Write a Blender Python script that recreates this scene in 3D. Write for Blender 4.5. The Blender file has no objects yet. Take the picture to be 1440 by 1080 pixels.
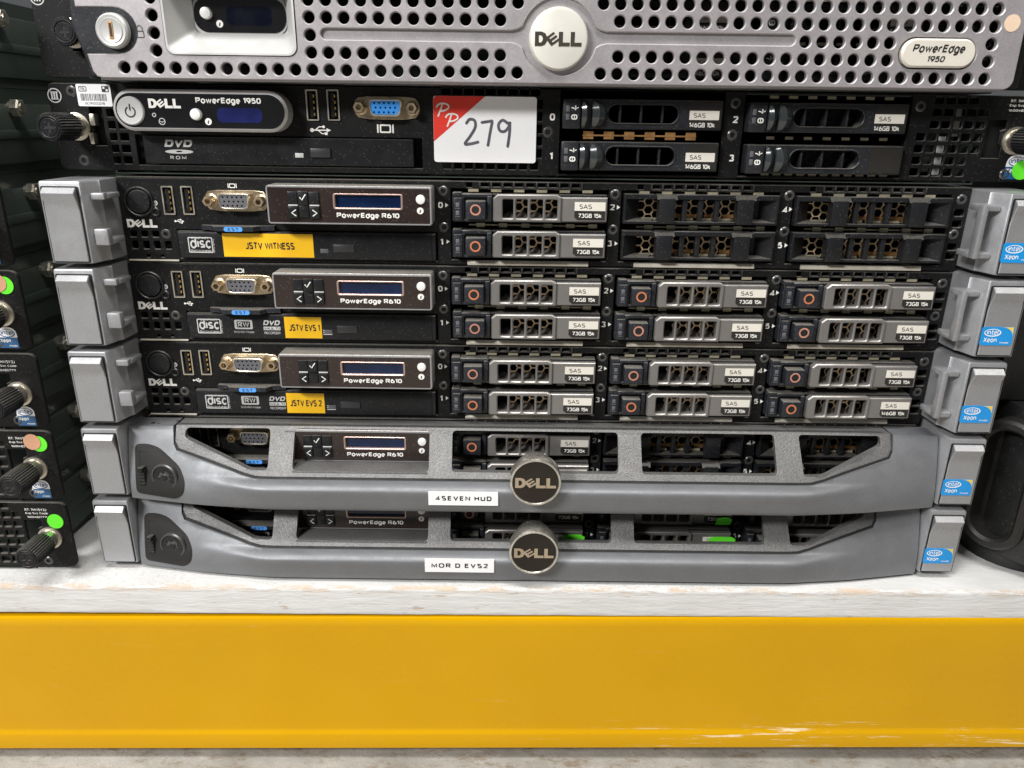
import bpy, bmesh, math, random
from mathutils import Matrix, Vector
from mathutils.geometry import tessellate_polygon
random.seed(7)
S = 0.001                      # everything below is written in millimetres
sc = bpy.context.scene
COL = sc.collection
PI = math.pi

# ------------------------------------------------------------------ camera
cd = bpy.data.cameras.new('camera'); cam = bpy.data.objects.new('camera', cd); COL.objects.link(cam)
cd.sensor_width = 36; cd.lens = 1049.85 / 1440 * 36; cd.clip_start = 0.01; cd.clip_end = 100
_R = Matrix.Rotation(-0.00253, 4, 'Z') @ Matrix.Rotation(-0.34184, 4, 'X') @ Matrix.Rotation(-0.01337, 4, 'Y')
cam.matrix_world = Matrix.Translation((-11.752*S, -389.66*S, 244.59*S)) @ _R @ Matrix.Rotation(PI/2, 4, 'X')
sc.camera = cam
# ------------------------------------------------------------------ light
w = bpy.data.worlds.new('World'); sc.world = w; w.use_nodes = True
w.node_tree.nodes['Background'].inputs[0].default_value = (0.93, 0.96, 1.0, 1)
w.node_tree.nodes['Background'].inputs[1].default_value = 0.10
def lamp(name, loc, tgt, sx, sy, power, col):
    l = bpy.data.lights.new(name, 'AREA'); l.shape = 'RECTANGLE'; l.size = sx; l.size_y = sy
    l.energy = power; l.color = col
    o = bpy.data.objects.new(name, l); COL.objects.link(o)
    o.location = loc
    o.rotation_euler = (Vector(tgt) - Vector(loc)).to_track_quat('-Z', 'Y').to_euler()
    return o
lamp('ceiling_lamp', (-1.25, -1.35, 1.30), (0, 0, 0.1), 0.6, 0.2, 50, (1.0, 0.99, 0.98))
lamp('ceiling_lamp', (0.95, -0.75, 1.70), (0, 0, 0.1), 0.9, 0.22, 9, (1.0, 0.95, 0.87))
lamp('ceiling_lamp', (-0.15, -0.62, 1.75), (0, -0.02, 0.1), 1.2, 0.2, 30, (1.0, 0.985, 0.96))
sc.view_settings.view_transform = 'Standard'; sc.view_settings.look = 'None'
sc.view_settings.exposure = 0.0; sc.view_settings.gamma = 1.0
try: sc.view_settings.use_curve_mapping = False
except Exception: pass

# ------------------------------------------------------------------ materials
MATS = {}
def mat(name, col, rough=0.5, metal=0.0, var=0.08, vscale=60, bump=0.0, bscale=1500, speck=0.0, sscale=700,
        dust=0.0, dustcol=(0.30, 0.28, 0.24), coat=0.0, spec=0.5, rvar=0.08, alpha=1.0, trans=0.0, grain=0.0, gscale=1000):
    m = bpy.data.materials.new(name); m.use_nodes = True; MATS[name] = m
    nt = m.node_tree; N = nt.nodes; L = nt.links; b = N['Principled BSDF']
    geo = N.new('ShaderNodeNewGeometry')
    def noise(scale, detail=3, rough_=0.55):
        n = N.new('ShaderNodeTexNoise'); n.inputs['Scale'].default_value = scale; n.inputs['Detail'].default_value = detail
        n.inputs['Roughness'].default_value = rough_
        L.new(geo.outputs['Position'], n.inputs['Vector']); return n.outputs['Fac']
    def ramp(src, a, b_, lo=0.0, hi=1.0):
        r = N.new('ShaderNodeMapRange'); r.inputs[1].default_value = a; r.inputs[2].default_value = b_
        r.inputs[3].default_value = lo; r.inputs[4].default_value = hi; L.new(src, r.inputs[0]); return r.outputs[0]
    def mix(fac, c1, c2):
        x = N.new('ShaderNodeMix'); x.data_type = 'RGBA'
        if isinstance(fac, float): x.inputs[0].default_value = fac
        else: L.new(fac, x.inputs[0])
        for i, c in ((6, c1), (7, c2)):
            if isinstance(c, tuple): x.inputs[i].default_value = (*c, 1)
            else: L.new(c, x.inputs[i])
        return x.outputs[2]
    big = noise(vscale, 4)
    c = mix(ramp(big, 0.3, 0.7), tuple(v*(1-var) for v in col), tuple(min(1, v*(1+var)) for v in col))
    if grain > 0:
        gm = N.new('ShaderNodeMix'); gm.data_type = 'RGBA'; gm.blend_type = 'MULTIPLY'; gm.inputs[0].default_value = 1.0
        gv = ramp(noise(gscale, 2, 0.5), 0.35, 0.65, 1-grain, 1+grain)
        cb = N.new('ShaderNodeCombineColor'); [L.new(gv, cb.inputs[i]) for i in range(3)]
        L.new(c, gm.inputs[6]); L.new(cb.outputs[0], gm.inputs[7]); c = gm.outputs[2]
    if speck > 0:
        vo = N.new('ShaderNodeTexVoronoi'); vo.inputs['Scale'].default_value = sscale; L.new(geo.outputs['Position'], vo.inputs['Vector'])
        s = ramp(vo.outputs['Distance'], 0.20, 0.12)
        sp = N.new('ShaderNodeMath'); sp.operation = 'MULTIPLY'; sp.inputs[1].default_value = speck; L.new(s, sp.inputs[0])
        c = mix(sp.outputs[0], c, (0.5, 0.48, 0.45))
    if dust > 0:
        sep = N.new('ShaderNodeSeparateXYZ'); L.new(geo.outputs['Normal'], sep.inputs[0])
        up = ramp(sep.outputs[2], 0.35, 0.9)
        g = ramp(noise(900, 4, 0.8), 0.35, 0.7, 0.35, 1.0)
        mu = N.new('ShaderNodeMath'); mu.operation = 'MULTIPLY'; L.new(up, mu.inputs[0]); L.new(g, mu.inputs[1])
        m2 = N.new('ShaderNodeMath'); m2.operation = 'MULTIPLY'; m2.inputs[1].default_value = dust; L.new(mu.outputs[0], m2.inputs[0])
        c = mix(m2.outputs[0], c, dustcol)
    L.new(c, b.inputs['Base Color'])
    r = ramp(noise(vscale*1.7, 4), 0.3, 0.7, max(0.02, rough-rvar), min(1, rough+rvar))
    L.new(r, b.inputs['Roughness'])
    b.inputs['Metallic'].default_value = metal
    b.inputs['Specular IOR Level'].default_value = spec
    if coat: b.inputs['Coat Weight'].default_value = coat; b.inputs['Coat Roughness'].default_value = 0.12
    if trans: b.inputs['Transmission Weight'].default_value = trans; b.inputs['IOR'].default_value = 1.3
    if bump > 0:
        bn = N.new('ShaderNodeBump'); bn.inputs['Strength'].default_value = bump; bn.inputs['Distance'].default_value = 0.0004
        L.new(noise(bscale, 3, 0.6), bn.inputs['Height']); L.new(bn.outputs[0], b.inputs['Normal'])
    return m
mat('silver_paint', (0.375, 0.355, 0.365), 0.45, 0.45, var=0.05, bump=0.10, bscale=2600, grain=0.07, gscale=1300)
mat('ear_paint', (0.38, 0.385, 0.40), 0.42, 0.62, var=0.04, bump=0.10, bscale=2800, grain=0.07, gscale=1300, dust=0.12, dustcol=(0.4, 0.38, 0.35))
mat('inner_ear_paint', (0.33, 0.33, 0.335), 0.5, 0.45, var=0.05, bump=0.12, bscale=2600)
mat('bezel_paint', (0.185, 0.19, 0.20), 0.52, 0.5, var=0.06, bump=0.05, bscale=2600, speck=0.10, sscale=520, grain=0.04, gscale=1300)
mat('lock_paint', (0.018, 0.017, 0.016), 0.5, 0.0, var=0.1, bump=0.2, bscale=1800, spec=0.25)
mat('grille_paint', (0.145, 0.144, 0.145), 0.5, 0.5, var=0.1, bump=0.8, bscale=1200, grain=0.15, gscale=1000, dust=0.25, dustcol=(0.28, 0.26, 0.23))
mat('black_panel', (0.0065, 0.0065, 0.0068), 0.48, 0.0, var=0.2, bump=0.10, bscale=2200, speck=0.09, sscale=620, dust=0.5, spec=0.2)
mat('black_plastic', (0.015, 0.016, 0.019), 0.38, 0.0, var=0.2, bump=0.12, bscale=1800, speck=0.15, sscale=620, dust=0.5, grain=0.2, spec=0.4)
mat('carrier_black', (0.016, 0.018, 0.023), 0.36, 0.0, var=0.2, bump=0.1, bscale=1500, dust=0.7, speck=0.15, sscale=620, spec=0.4)
mat('void_black', (0.004, 0.004, 0.004), 0.7)
mat('satin_black', (0.0105, 0.011, 0.0125), 0.34, 0.0, var=0.15, bump=0.05, speck=0.09, sscale=560, dust=0.3, spec=0.32)
mat('button_grey', (0.032, 0.032, 0.034), 0.38, 0.0, spec=0.4)
mat('screw_black', (0.10, 0.098, 0.095), 0.30, 0.6, var=0.2)
mat('dusty_lit_black', (0.030, 0.029, 0.028), 0.45, 0.1, var=0.3, vscale=200, dust=0.9, dustcol=(0.40, 0.37, 0.32), grain=0.3)  # dusty, and made paler to paint the highlights on the top strip bars
mat('zinc', (0.62, 0.58, 0.50), 0.34, 0.95, var=0.12, vscale=120, bump=0.05)
mat('brass_zinc', (0.50, 0.40, 0.27), 0.33, 0.9, var=0.25, vscale=160, bump=0.05)
mat('rim_silver', (0.34, 0.34, 0.35), 0.4, 0.5, var=0.05)
mat('lip_cream', (0.66, 0.62, 0.53), 0.45, 0.4, var=0.2, vscale=90)
mat('pale_zinc', (0.46, 0.42, 0.30), 0.45, 0.6, var=0.2, vscale=150)
mat('copper', (0.62, 0.34, 0.14), 0.38, 0.8, var=0.25, vscale=200)
mat('screen_metal', (0.80, 0.58, 0.37), 0.45, 0.5, var=0.3, vscale=110)
mat('drive_grey', (0.245, 0.235, 0.225), 0.38, 0.6, var=0.05, bump=0.08, bscale=2400, dust=0.25, dustcol=(0.33, 0.30, 0.25))
mat('module_grey', (0.33, 0.32, 0.31), 0.42, 0.5, var=0.06, bump=0.35, bscale=1500, dust=0.55, dustcol=(0.30, 0.27, 0.21), grain=0.22, gscale=1100)
mat('brown_gloss', (0.024, 0.0155, 0.0135), 0.22, 0.0, var=0.1, coat=0.2, speck=0.08, sscale=480, spec=0.4)
mat('black_gloss', (0.008, 0.008, 0.009), 0.14, 0.0, var=0.1, coat=0.5)
mat('lcd_blue', (0.003, 0.014, 0.055), 0.16, 0.0, var=0.35, vscale=90, coat=0.0, spec=0.45)
mat('lcd_violet', (0.013, 0.018, 0.09), 0.2, 0.0, var=0.35, vscale=70, coat=0.0, spec=0.35)
mat('lcd_dark', (0.003, 0.004, 0.011), 0.2, 0.0, spec=0.3)
mat('pink_metal', (0.55, 0.40, 0.35), 0.35, 0.7)
mat('white_plastic', (0.72, 0.72, 0.70), 0.4, 0.0, var=0.03)
mat('silver_plastic', (0.52, 0.52, 0.51), 0.38, 0.25, var=0.04, bump=0.04)
mat('paper_white', (0.80, 0.80, 0.81), 0.55, 0.0, var=0.03, vscale=30)
mat('paper_cream', (0.66, 0.63, 0.56), 0.5, 0.0, var=0.05)
mat('paper_yellow', (0.88, 0.50, 0.006), 0.42, 0.0, var=0.05)
mat('print_white', (0.78, 0.77, 0.73), 0.5, 0.0, var=0.06)
mat('print_grey', (0.50, 0.50, 0.49), 0.5, 0.0, var=0.1)
mat('print_black', (0.018, 0.016, 0.016), 0.5)
mat('label_black', (0.020, 0.018, 0.016), 0.35)
mat('marker_ink', (0.085, 0.08, 0.10), 0.55, var=0.25, vscale=300)
mat('red_print', (0.70, 0.035, 0.02), 0.45, var=0.04)
mat('est_blue', (0.09, 0.33, 0.80), 0.4, var=0.05)
mat('vga_blue', (0.03, 0.24, 0.68), 0.42, var=0.05)
mat('vga_grey', (0.10, 0.10, 0.11), 0.5)
mat('gold', (0.85, 0.55, 0.14), 0.3, 1.0)
mat('orange_print', (0.48, 0.16, 0.075), 0.45, var=0.15, vscale=300)
mat('salmon_print', (0.44, 0.20, 0.14), 0.5, var=0.15, vscale=300)
mat('chrome', (0.78, 0.75, 0.70), 0.08, 1.0, var=0.03, rvar=0.03)
mat('badge_rim', (0.74, 0.71, 0.64), 0.28, 0.9, var=0.25, vscale=220)
mat('brass_chrome', (0.70, 0.60, 0.46), 0.16, 1.0, var=0.05, rvar=0.05)
mat('badge_black', (0.016, 0.0125, 0.009), 0.16, 0.0, var=0.15, spec=0.35)
mat('badge_silver', (0.80, 0.79, 0.72), 0.34, 0.35, var=0.06, vscale=40)
mat('plate_cream', (0.72, 0.68, 0.60), 0.38, 0.2, var=0.03)
mat('dot_beige', (0.68, 0.52, 0.38), 0.6)
mat('sticker_green', (0.13, 0.80, 0.03), 0.5, var=0.04)
mat('sticker_copper', (0.62, 0.33, 0.20), 0.45, var=0.1)
mat('intel_blue', (0.008, 0.25, 0.62), 0.3, var=0.05, coat=0.2)
mat('intel_gold', (0.72, 0.52, 0.08), 0.35)
mat('intel_navy', (0.02, 0.10, 0.24), 0.3, coat=0.2)
mat('lens_smoke', (0.030, 0.034, 0.036), 0.12, 0.0, var=0.2, coat=0.6)
mat('rail_green', (0.075, 0.092, 0.080), 0.38, 0.35, var=0.18, vscale=25, bump=0.05)
mat('case_black', (0.010, 0.010, 0.010), 0.42, var=0.2, vscale=40, bump=0.25, bscale=1100, speck=0.04, sscale=300)
mat('rubber_black', (0.011, 0.010, 0.009), 0.5, var=0.2, bump=0.2, bscale=900, speck=0.05, sscale=700)

def special(name):
    m = bpy.data.materials.new(name); m.use_nodes = True; MATS[name] = m
    nt = m.node_tree; return m, nt.nodes, nt.links, nt.nodes['Principled BSDF']
class NG:
    def __init__(s, N, L):
        s.N, s.L = N, L; s.geo = N.new('ShaderNodeNewGeometry')
        s.sep = N.new('ShaderNodeSeparateXYZ'); L.new(s.geo.outputs['Position'], s.sep.inputs[0])
    def noise(s, scale, detail=4, rough=0.6, stretch=None, off=(0, 0, 0), dist=0.0):
        n = s.N.new('ShaderNodeTexNoise'); n.inputs['Scale'].default_value = scale; n.inputs['Detail'].default_value = detail
        n.inputs['Roughness'].default_value = rough; n.inputs['Distortion'].default_value = dist
        mp = s.N.new('ShaderNodeMapping'); mp.inputs['Location'].default_value = off
        if stretch: mp.inputs['Scale'].default_value = stretch
        s.L.new(s.geo.outputs['Position'], mp.inputs[0]); s.L.new(mp.outputs[0], n.inputs['Vector']); return n.outputs['Fac']
    def rng(s, src, a, b, lo=0.0, hi=1.0, smooth=False):
        r = s.N.new('ShaderNodeMapRange')
        if smooth: r.interpolation_type = 'SMOOTHSTEP'
        for i, v in ((1, a), (2, b), (3, lo), (4, hi)): r.inputs[i].default_value = v
        s.L.new(src, r.inputs[0]); return r.outputs[0]
    def mth(s, op, a, b):
        n = s.N.new('ShaderNodeMath'); n.operation = op
        for i, v in ((0, a), (1, b)):
            if isinstance(v, (int, float)): n.inputs[i].default_value = v
            else: s.L.new(v, n.inputs[i])
        return n.outputs[0]
    def mix(s, fac, c1, c2):
        x = s.N.new('ShaderNodeMix'); x.data_type = 'RGBA'
        if isinstance(fac, (int, float)): x.inputs[0].default_value = fac
        else: s.L.new(fac, x.inputs[0])
        for i, c in ((6, c1), (7, c2)):
            if isinstance(c, tuple): x.inputs[i].default_value = (*c, 1)
            else: s.L.new(c, x.inputs[i])
        return x.outputs[2]
    def bump(s, h, strength, dist):
        b = s.N.new('ShaderNodeBump'); b.inputs['Strength'].default_value = strength; b.inputs['Distance'].default_value = dist
        s.L.new(h, b.inputs['Height']); return b.outputs[0]
# white painted board: brush strokes, chipped edge, scuffs
m, N, L, b = special('white_board'); g = NG(N, L)
base = g.mix(g.rng(g.noise(18, 5), 0.3, 0.7), (0.55, 0.547, 0.533), (0.64, 0.638, 0.63))
yl = g.mth('SUBTRACT', g.sep.outputs[1], g.mth('MULTIPLY', g.sep.outputs[0], 0.00873))
edge = g.mth('MULTIPLY', g.rng(g.sep.outputs[2], -0.0045, -0.0008, 0, 1), g.rng(yl, -0.0355, -0.0385, 0, 1))
chip = g.mth('MULTIPLY', edge, g.rng(g.noise(60, 6, 0.75, (1, 1, 6)), 0.47, 0.60))
face = g.rng(yl, -0.0382, -0.0391, 0, 1)
chip2 = g.mth('MULTIPLY', face, g.rng(g.noise(55, 6, 0.75, (1, 1, 5), (3, 1, 2)), 0.60, 0.68))
top = g.rng(g.sep.outputs[2], -0.0012, -0.0004, 0, 1)
scuff = g.mth('MULTIPLY', top, g.mth('MULTIPLY', g.rng(g.noise(9, 3, 0.5, None, (1.7, 0, 0)), 0.42, 0.55), g.rng(g.noise(420, 5, 0.8, (1, 1.6, 1)), 0.53, 0.60)))
c = g.mix(g.mth('MULTIPLY', scuff, 0.55), base, (0.36, 0.31, 0.26))
c = g.mix(g.mth('MULTIPLY', g.mth('MAXIMUM', chip, chip2), 0.7), c, (0.50, 0.33, 0.18))
L.new(c, b.inputs['Base Color']); b.inputs['Roughness'].default_value = 0.55
h = g.mth('ADD', g.noise(160, 5, 0.6, (0.35, 1, 2.2)), g.mth('MULTIPLY', g.mth('MAXIMUM', chip, chip2), -0.8))
L.new(g.bump(h, 0.45, 0.0012), b.inputs['Normal'])
# yellow enamel with rubbed marks
m, N, L, b = special('yellow_enamel'); g = NG(N, L)
base = g.mix(g.rng(g.noise(6, 3), 0.3, 0.7), (0.52, 0.272, 0.0), (0.58, 0.312, 0.0))
lowz = g.rng(g.sep.outputs[2], -0.086, -0.094, 0, 1)
rightx = g.rng(g.sep.outputs[0], 0.02, 0.12, 0, 1)
rub = g.mth('MULTIPLY', g.mth('MULTIPLY', lowz, rightx), g.rng(g.noise(26, 7, 0.8, (0.35, 1, 7), (0.4, 0, 0.2)), 0.555, 0.61))
scr = g.mth('MULTIPLY', g.rng(g.noise(40, 6, 0.8, (0.25, 1, 6), (2, 0, 1)), 0.64, 0.71), 0.10)
c = g.mix(g.mth('MAXIMUM', g.mth('MULTIPLY', rub, 0.75), scr), base, (0.80, 0.72, 0.55))
L.new(c, b.inputs['Base Color']); L.new(g.rng(g.noise(35, 5), 0.3, 0.7, 0.17, 0.33), b.inputs['Roughness']); b.inputs['Specular IOR Level'].default_value = 0.3
L.new(g.bump(g.noise(220, 4, 0.6), 0.10, 0.0006), b.inputs['Normal'])
# worn concrete-grey floor
m, N, L, b = special('grey_floor'); g = NG(N, L)
c = g.mix(g.rng(g.noise(30, 6, 0.7), 0.3, 0.7), (0.24, 0.225, 0.195), (0.42, 0.40, 0.365))
c = g.mix(g.mth('MULTIPLY', g.rng(g.noise(90, 7, 0.8, (0.6, 1.4, 1)), 0.52, 0.64), 0.75), c, (0.17, 0.115, 0.06))
c = g.mix(g.mth('MULTIPLY', g.rng(g.noise(480, 4, 0.8), 0.62, 0.70), 0.6), c, (0.08, 0.07, 0.05))
L.new(c, b.inputs['Base Color']); b.inputs['Roughness'].default_value = 0.75
L.new(g.bump(g.noise(300, 6, 0.7), 0.5, 0.0015), b.inputs['Normal'])

# ------------------------------------------------------------------ shapes: every function returns (verts, faces) in mm
def rect(x0, z0, x1, z1): return [(x0, z0), (x1, z0), (x1, z1), (x0, z1)]
def rr(x0, z0, x1, z1, r, n=4):
    r = min(r, (x1-x0)/2-1e-4, (z1-z0)/2-1e-4); o = []
    for cx, cz, a in ((x1-r, z0+r, -90), (x1-r, z1-r, 0), (x0+r, z1-r, 90), (x0+r, z0+r, 180)):
        for i in range(n+1):
            t = math.radians(a + 90*i/n); o.append((cx+r*math.cos(t), cz+r*math.sin(t)))
    return o
def circ(cx, cz, r, n=20, rz=None, a0=0.0): return [(cx+r*math.cos(2*PI*i/n+a0), cz+(rz or r)*math.sin(2*PI*i/n+a0)) for i in range(n)]
def area(p): return sum(p[i][0]*p[(i+1) % len(p)][1]-p[(i+1) % len(p)][0]*p[i][1] for i in range(len(p)))/2
def inset(p, d):               # move a counter-clockwise outline inward by d
    n = len(p); o = []
    for i in range(n):
        a, b_, c = p[i-1], p[i], p[(i+1) % n]
        e1 = (b_[0]-a[0], b_[1]-a[1]); e2 = (c[0]-b_[0], c[1]-b_[1])
        l1 = math.hypot(*e1) or 1; l2 = math.hypot(*e2) or 1
        n1 = (-e1[1]/l1, e1[0]/l1); n2 = (-e2[1]/l2, e2[0]/l2)
        k = max(0.35, 1+n1[0]*n2[0]+n1[1]*n2[1])
        o.append((b_[0]+d*(n1[0]+n2[0])/k, b_[1]+d*(n1[1]+n2[1])/k))
    return o
def P(outline, holes=(), yf=0.0, yb=1.0, bev=0.0, back=True):
    """plate in the X-Z plane, front face at yf (towards the viewer), back at yb, edge of the front chamfered by bev"""
    loops = []
    for i, l in enumerate([outline]+list(holes)):
        l = list(l)
        if area(l) < 0: l.reverse()
        loops.append((l, inset(l, bev if i == 0 else -bev) if bev else l))
    V, F = [], []
    tri = tessellate_polygon([[Vector((x, z, 0)) for x, z in fl] for _, fl in loops])
    flat = [q for _, fl in loops for q in fl]
    V += [(x, yf, z) for x, z in flat]
    for a, b_, c in tri:
        ar = (flat[b_][0]-flat[a][0])*(flat[c][1]-flat[a][1])-(flat[c][0]-flat[a][0])*(flat[b_][1]-flat[a][1])
        if abs(ar) > 1e-9: F.append((a, b_, c) if ar > 0 else (a, c, b_))   # normal towards -Y for ccw in XZ
    st = 0
    for i, (l, fl) in enumerate(loops):
        n = len(l); rings = [list(range(st, st+n))]
        if bev:
            k = len(V); V += [(x, yf+bev, z) for x, z in l]; rings.append(list(range(k, k+n)))
        k = len(V); V += [(x, yb, z) for x, z in l]; rings.append(list(range(k, k+n)))
        for r0, r1 in zip(rings, rings[1:]):
            for j in range(n):
                q = (r0[j], r0[(j+1) % n], r1[(j+1) % n], r1[j])
                F.append(q[::-1] if i == 0 else q)
        st += n
    return V, F
def B(x0, x1, y0, y1, z0, z1, bev=0.0):
    bm = bmesh.new(); bmesh.ops.create_cube(bm, size=1)
    for v in bm.verts:
        v.co = ((x0+x1)/2+v.co.x*(x1-x0), (y0+y1)/2+v.co.y*(y1-y0), (z0+z1)/2+v.co.z*(z1-z0))
    if bev: bmesh.ops.bevel(bm, geom=bm.edges[:], offset=bev, segments=2, affect='EDGES', profile=0.5)
    bm.verts.index_update(); r = ([tuple(v.co) for v in bm.verts], [tuple(v.index for v in f.verts) for f in bm.faces]); bm.free(); return r
def LA(cx, cz, prof, n=24, ax='y', cy=0.0):
    """lathe around an axis parallel to Y through (cx, cz); prof = [(radius, y), ...] from the front"""
    V, F = [], []
    for r, y in prof:
        for i in range(n):
            t = 2*PI*i/n; V.append((cx+r*math.cos(t), y, cz+r*math.sin(t)))
    for k in range(len(prof)-1):
        for i in range(n):
            j = (i+1) % n; F.append((k*n+j, k*n+i, (k+1)*n+i, (k+1)*n+j))
    F.append(tuple(range(n)))
    if ax == 'x': V = [(y, cy+(x-cx), z) for x, y, z in V]
    return V, F
def LOFT(rings, close=True):
    V = [p for r in rings for p in r]; n = len(rings[0]); F = []
    for k in range(len(rings)-1):
        for i in range(n):
            j = (i+1) % n; F.append((k*n+i, k*n+j, (k+1)*n+j, (k+1)*n+i))
    if close: F.append(tuple(range(n))[::-1]); F.append(tuple(range((len(rings)-1)*n, len(rings)*n)))
    return V, F
def PX(poly_yz, x0, x1): return LOFT([[(x0, y, z) for y, z in poly_yz], [(x1, y, z) for y, z in poly_yz]])
def PZ(poly_xy, z0, z1): return LOFT([[(x, y, z0) for x, y in poly_xy], [(x, y, z1) for x, y in poly_xy]])
def mv(s, dx=0, dy=0, dz=0): return [(x+dx, y+dy, z+dz) for x, y, z in s[0]], s[1]
def mirx(s): return [(-x, y, z) for x, y, z in s[0]], [f[::-1] for f in s[1]]
def ribbon(pts, wd, y, sm=6):
    if sm > 1 and len(pts) > 2:
        q = [pts[0]]+list(pts)+[pts[-1]]; o = []
        for i in range(1, len(q)-2):
            for t in range(sm):
                u = t/sm; a, b_, c, d = q[i-1], q[i], q[i+1], q[i+2]
                o.append(tuple(0.5*(2*b_[k]+(c[k]-a[k])*u+(2*a[k]-5*b_[k]+4*c[k]-d[k])*u*u+(3*b_[k]-a[k]-3*c[k]+d[k])*u**3) for k in (0, 1)))
        pts = o+[pts[-1]]
    V, F = [], []; n = len(pts); h = wd/2
    for i, p in enumerate(pts):
        a = pts[max(0, i-1)]; b_ = pts[min(n-1, i+1)]; dx, dz = b_[0]-a[0], b_[1]-a[1]; l = math.hypot(dx, dz) or 1
        nx, nz = -dz/l*h, dx/l*h; yy = y-0.0008*i
        V += [(p[0]+nx, yy, p[1]+nz), (p[0]-nx, yy, p[1]-nz)]
        if i: k = 2*i; F.append((k-2, k-1, k+1, k))
    for p, yy, k in ((pts[0], y+0.004, 0), (pts[-1], y-0.0008*n-0.004, 1)):
        st = len(V); V += [(x, yy, z) for x, z in circ(p[0], p[1], h, 12)]; F.append(tuple(range(st, st+12)))
    return V, F
def hexes(x0, z0, x1, z1, a=3.9, wall=0.55, yf=3.0, yb=3.8):
    """honeycomb screen made of hexagonal rings"""
    V, F = [], []; R = a/math.sqrt(3); dx = 1.5*R; i = 0; x = x0+R
    while x < x1-R*0.6:
        z = z0+a/2+(a/2 if i % 2 else 0)
        while z < z1-a*0.3:
            st = len(V)
            for rr_, y in ((R*1.0, yf), (R-wall, yf), (R-wall, yb)):
                V += [(x+rr_*math.cos(PI/3*k), y, z+rr_*math.sin(PI/3*k)) for k in range(6)]
            for k in range(6):
                j = (k+1) % 6; F += [(st+k, st+j, st+6+j, st+6+k), (st+6+k, st+6+j, st+12+j, st+12+k)]
            z += a
        x += dx; i += 1
    return V, F

CACHE = {}
def mesh_of(shapes, key=None):
    if key and key in CACHE: return CACHE[key]
    if isinstance(shapes, tuple): shapes = [shapes]
    V, F = [], []
    for v, f in shapes:
        k = len(V); V += [(x*S, y*S, z*S) for x, y, z in v]; F += [tuple(i+k for i in q) for q in f]
    me = bpy.data.meshes.new('mesh'); me.from_pydata(V, [], F); me.validate(); me.update()
    me.polygons.foreach_set('use_smooth', [True]*len(me.polygons)); me.set_sharp_from_angle(angle=math.radians(32))
    if key: CACHE[key] = me
    return me
def mk(name, shapes, material, parent=None, key=None, loc=(0, 0, 0), label=None):
    """one mesh object; shapes may be a function so that a cached mesh is not rebuilt"""
    if key and (key, material) in CACHE: me = CACHE[(key, material)]
    else:
        me = mesh_of(shapes() if callable(shapes) else shapes); me.materials.append(MATS[material]); me.name = name
        if key: CACHE[(key, material)] = me
    o = bpy.data.objects.new(name, me); COL.objects.link(o)
    o.location = (loc[0]*S, loc[1]*S, loc[2]*S)
    if parent: o.parent = parent
    if label: o['label'] = label
    return o
def thing(name, label, cat, loc=(0, 0, 0), group=None):
    o = bpy.data.objects.new(name, None); o.empty_display_size = 0.01; COL.objects.link(o)
    o.location = (loc[0]*S, loc[1]*S, loc[2]*S); o['label'] = label; o['category'] = cat
    if group: o['group'] = group
    return o
def tag(o, label, cat, group=None):
    o['label'] = label; o['category'] = cat
    if group: o['group'] = group
    return o
TXT = {}
def ar(cx, cz, rx, rz, a0, a1, n=8): return [(cx+rx*math.cos(math.radians(a0+(a1-a0)*i/n)), cz+rz*math.sin(math.radians(a0+(a1-a0)*i/n))) for i in range(n+1)]
_O = ar(.41, .5, .41, .5, 90, 450, 18); _bowl = ar(.28, .35, .28, .36, 0, 360, 14)
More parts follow.
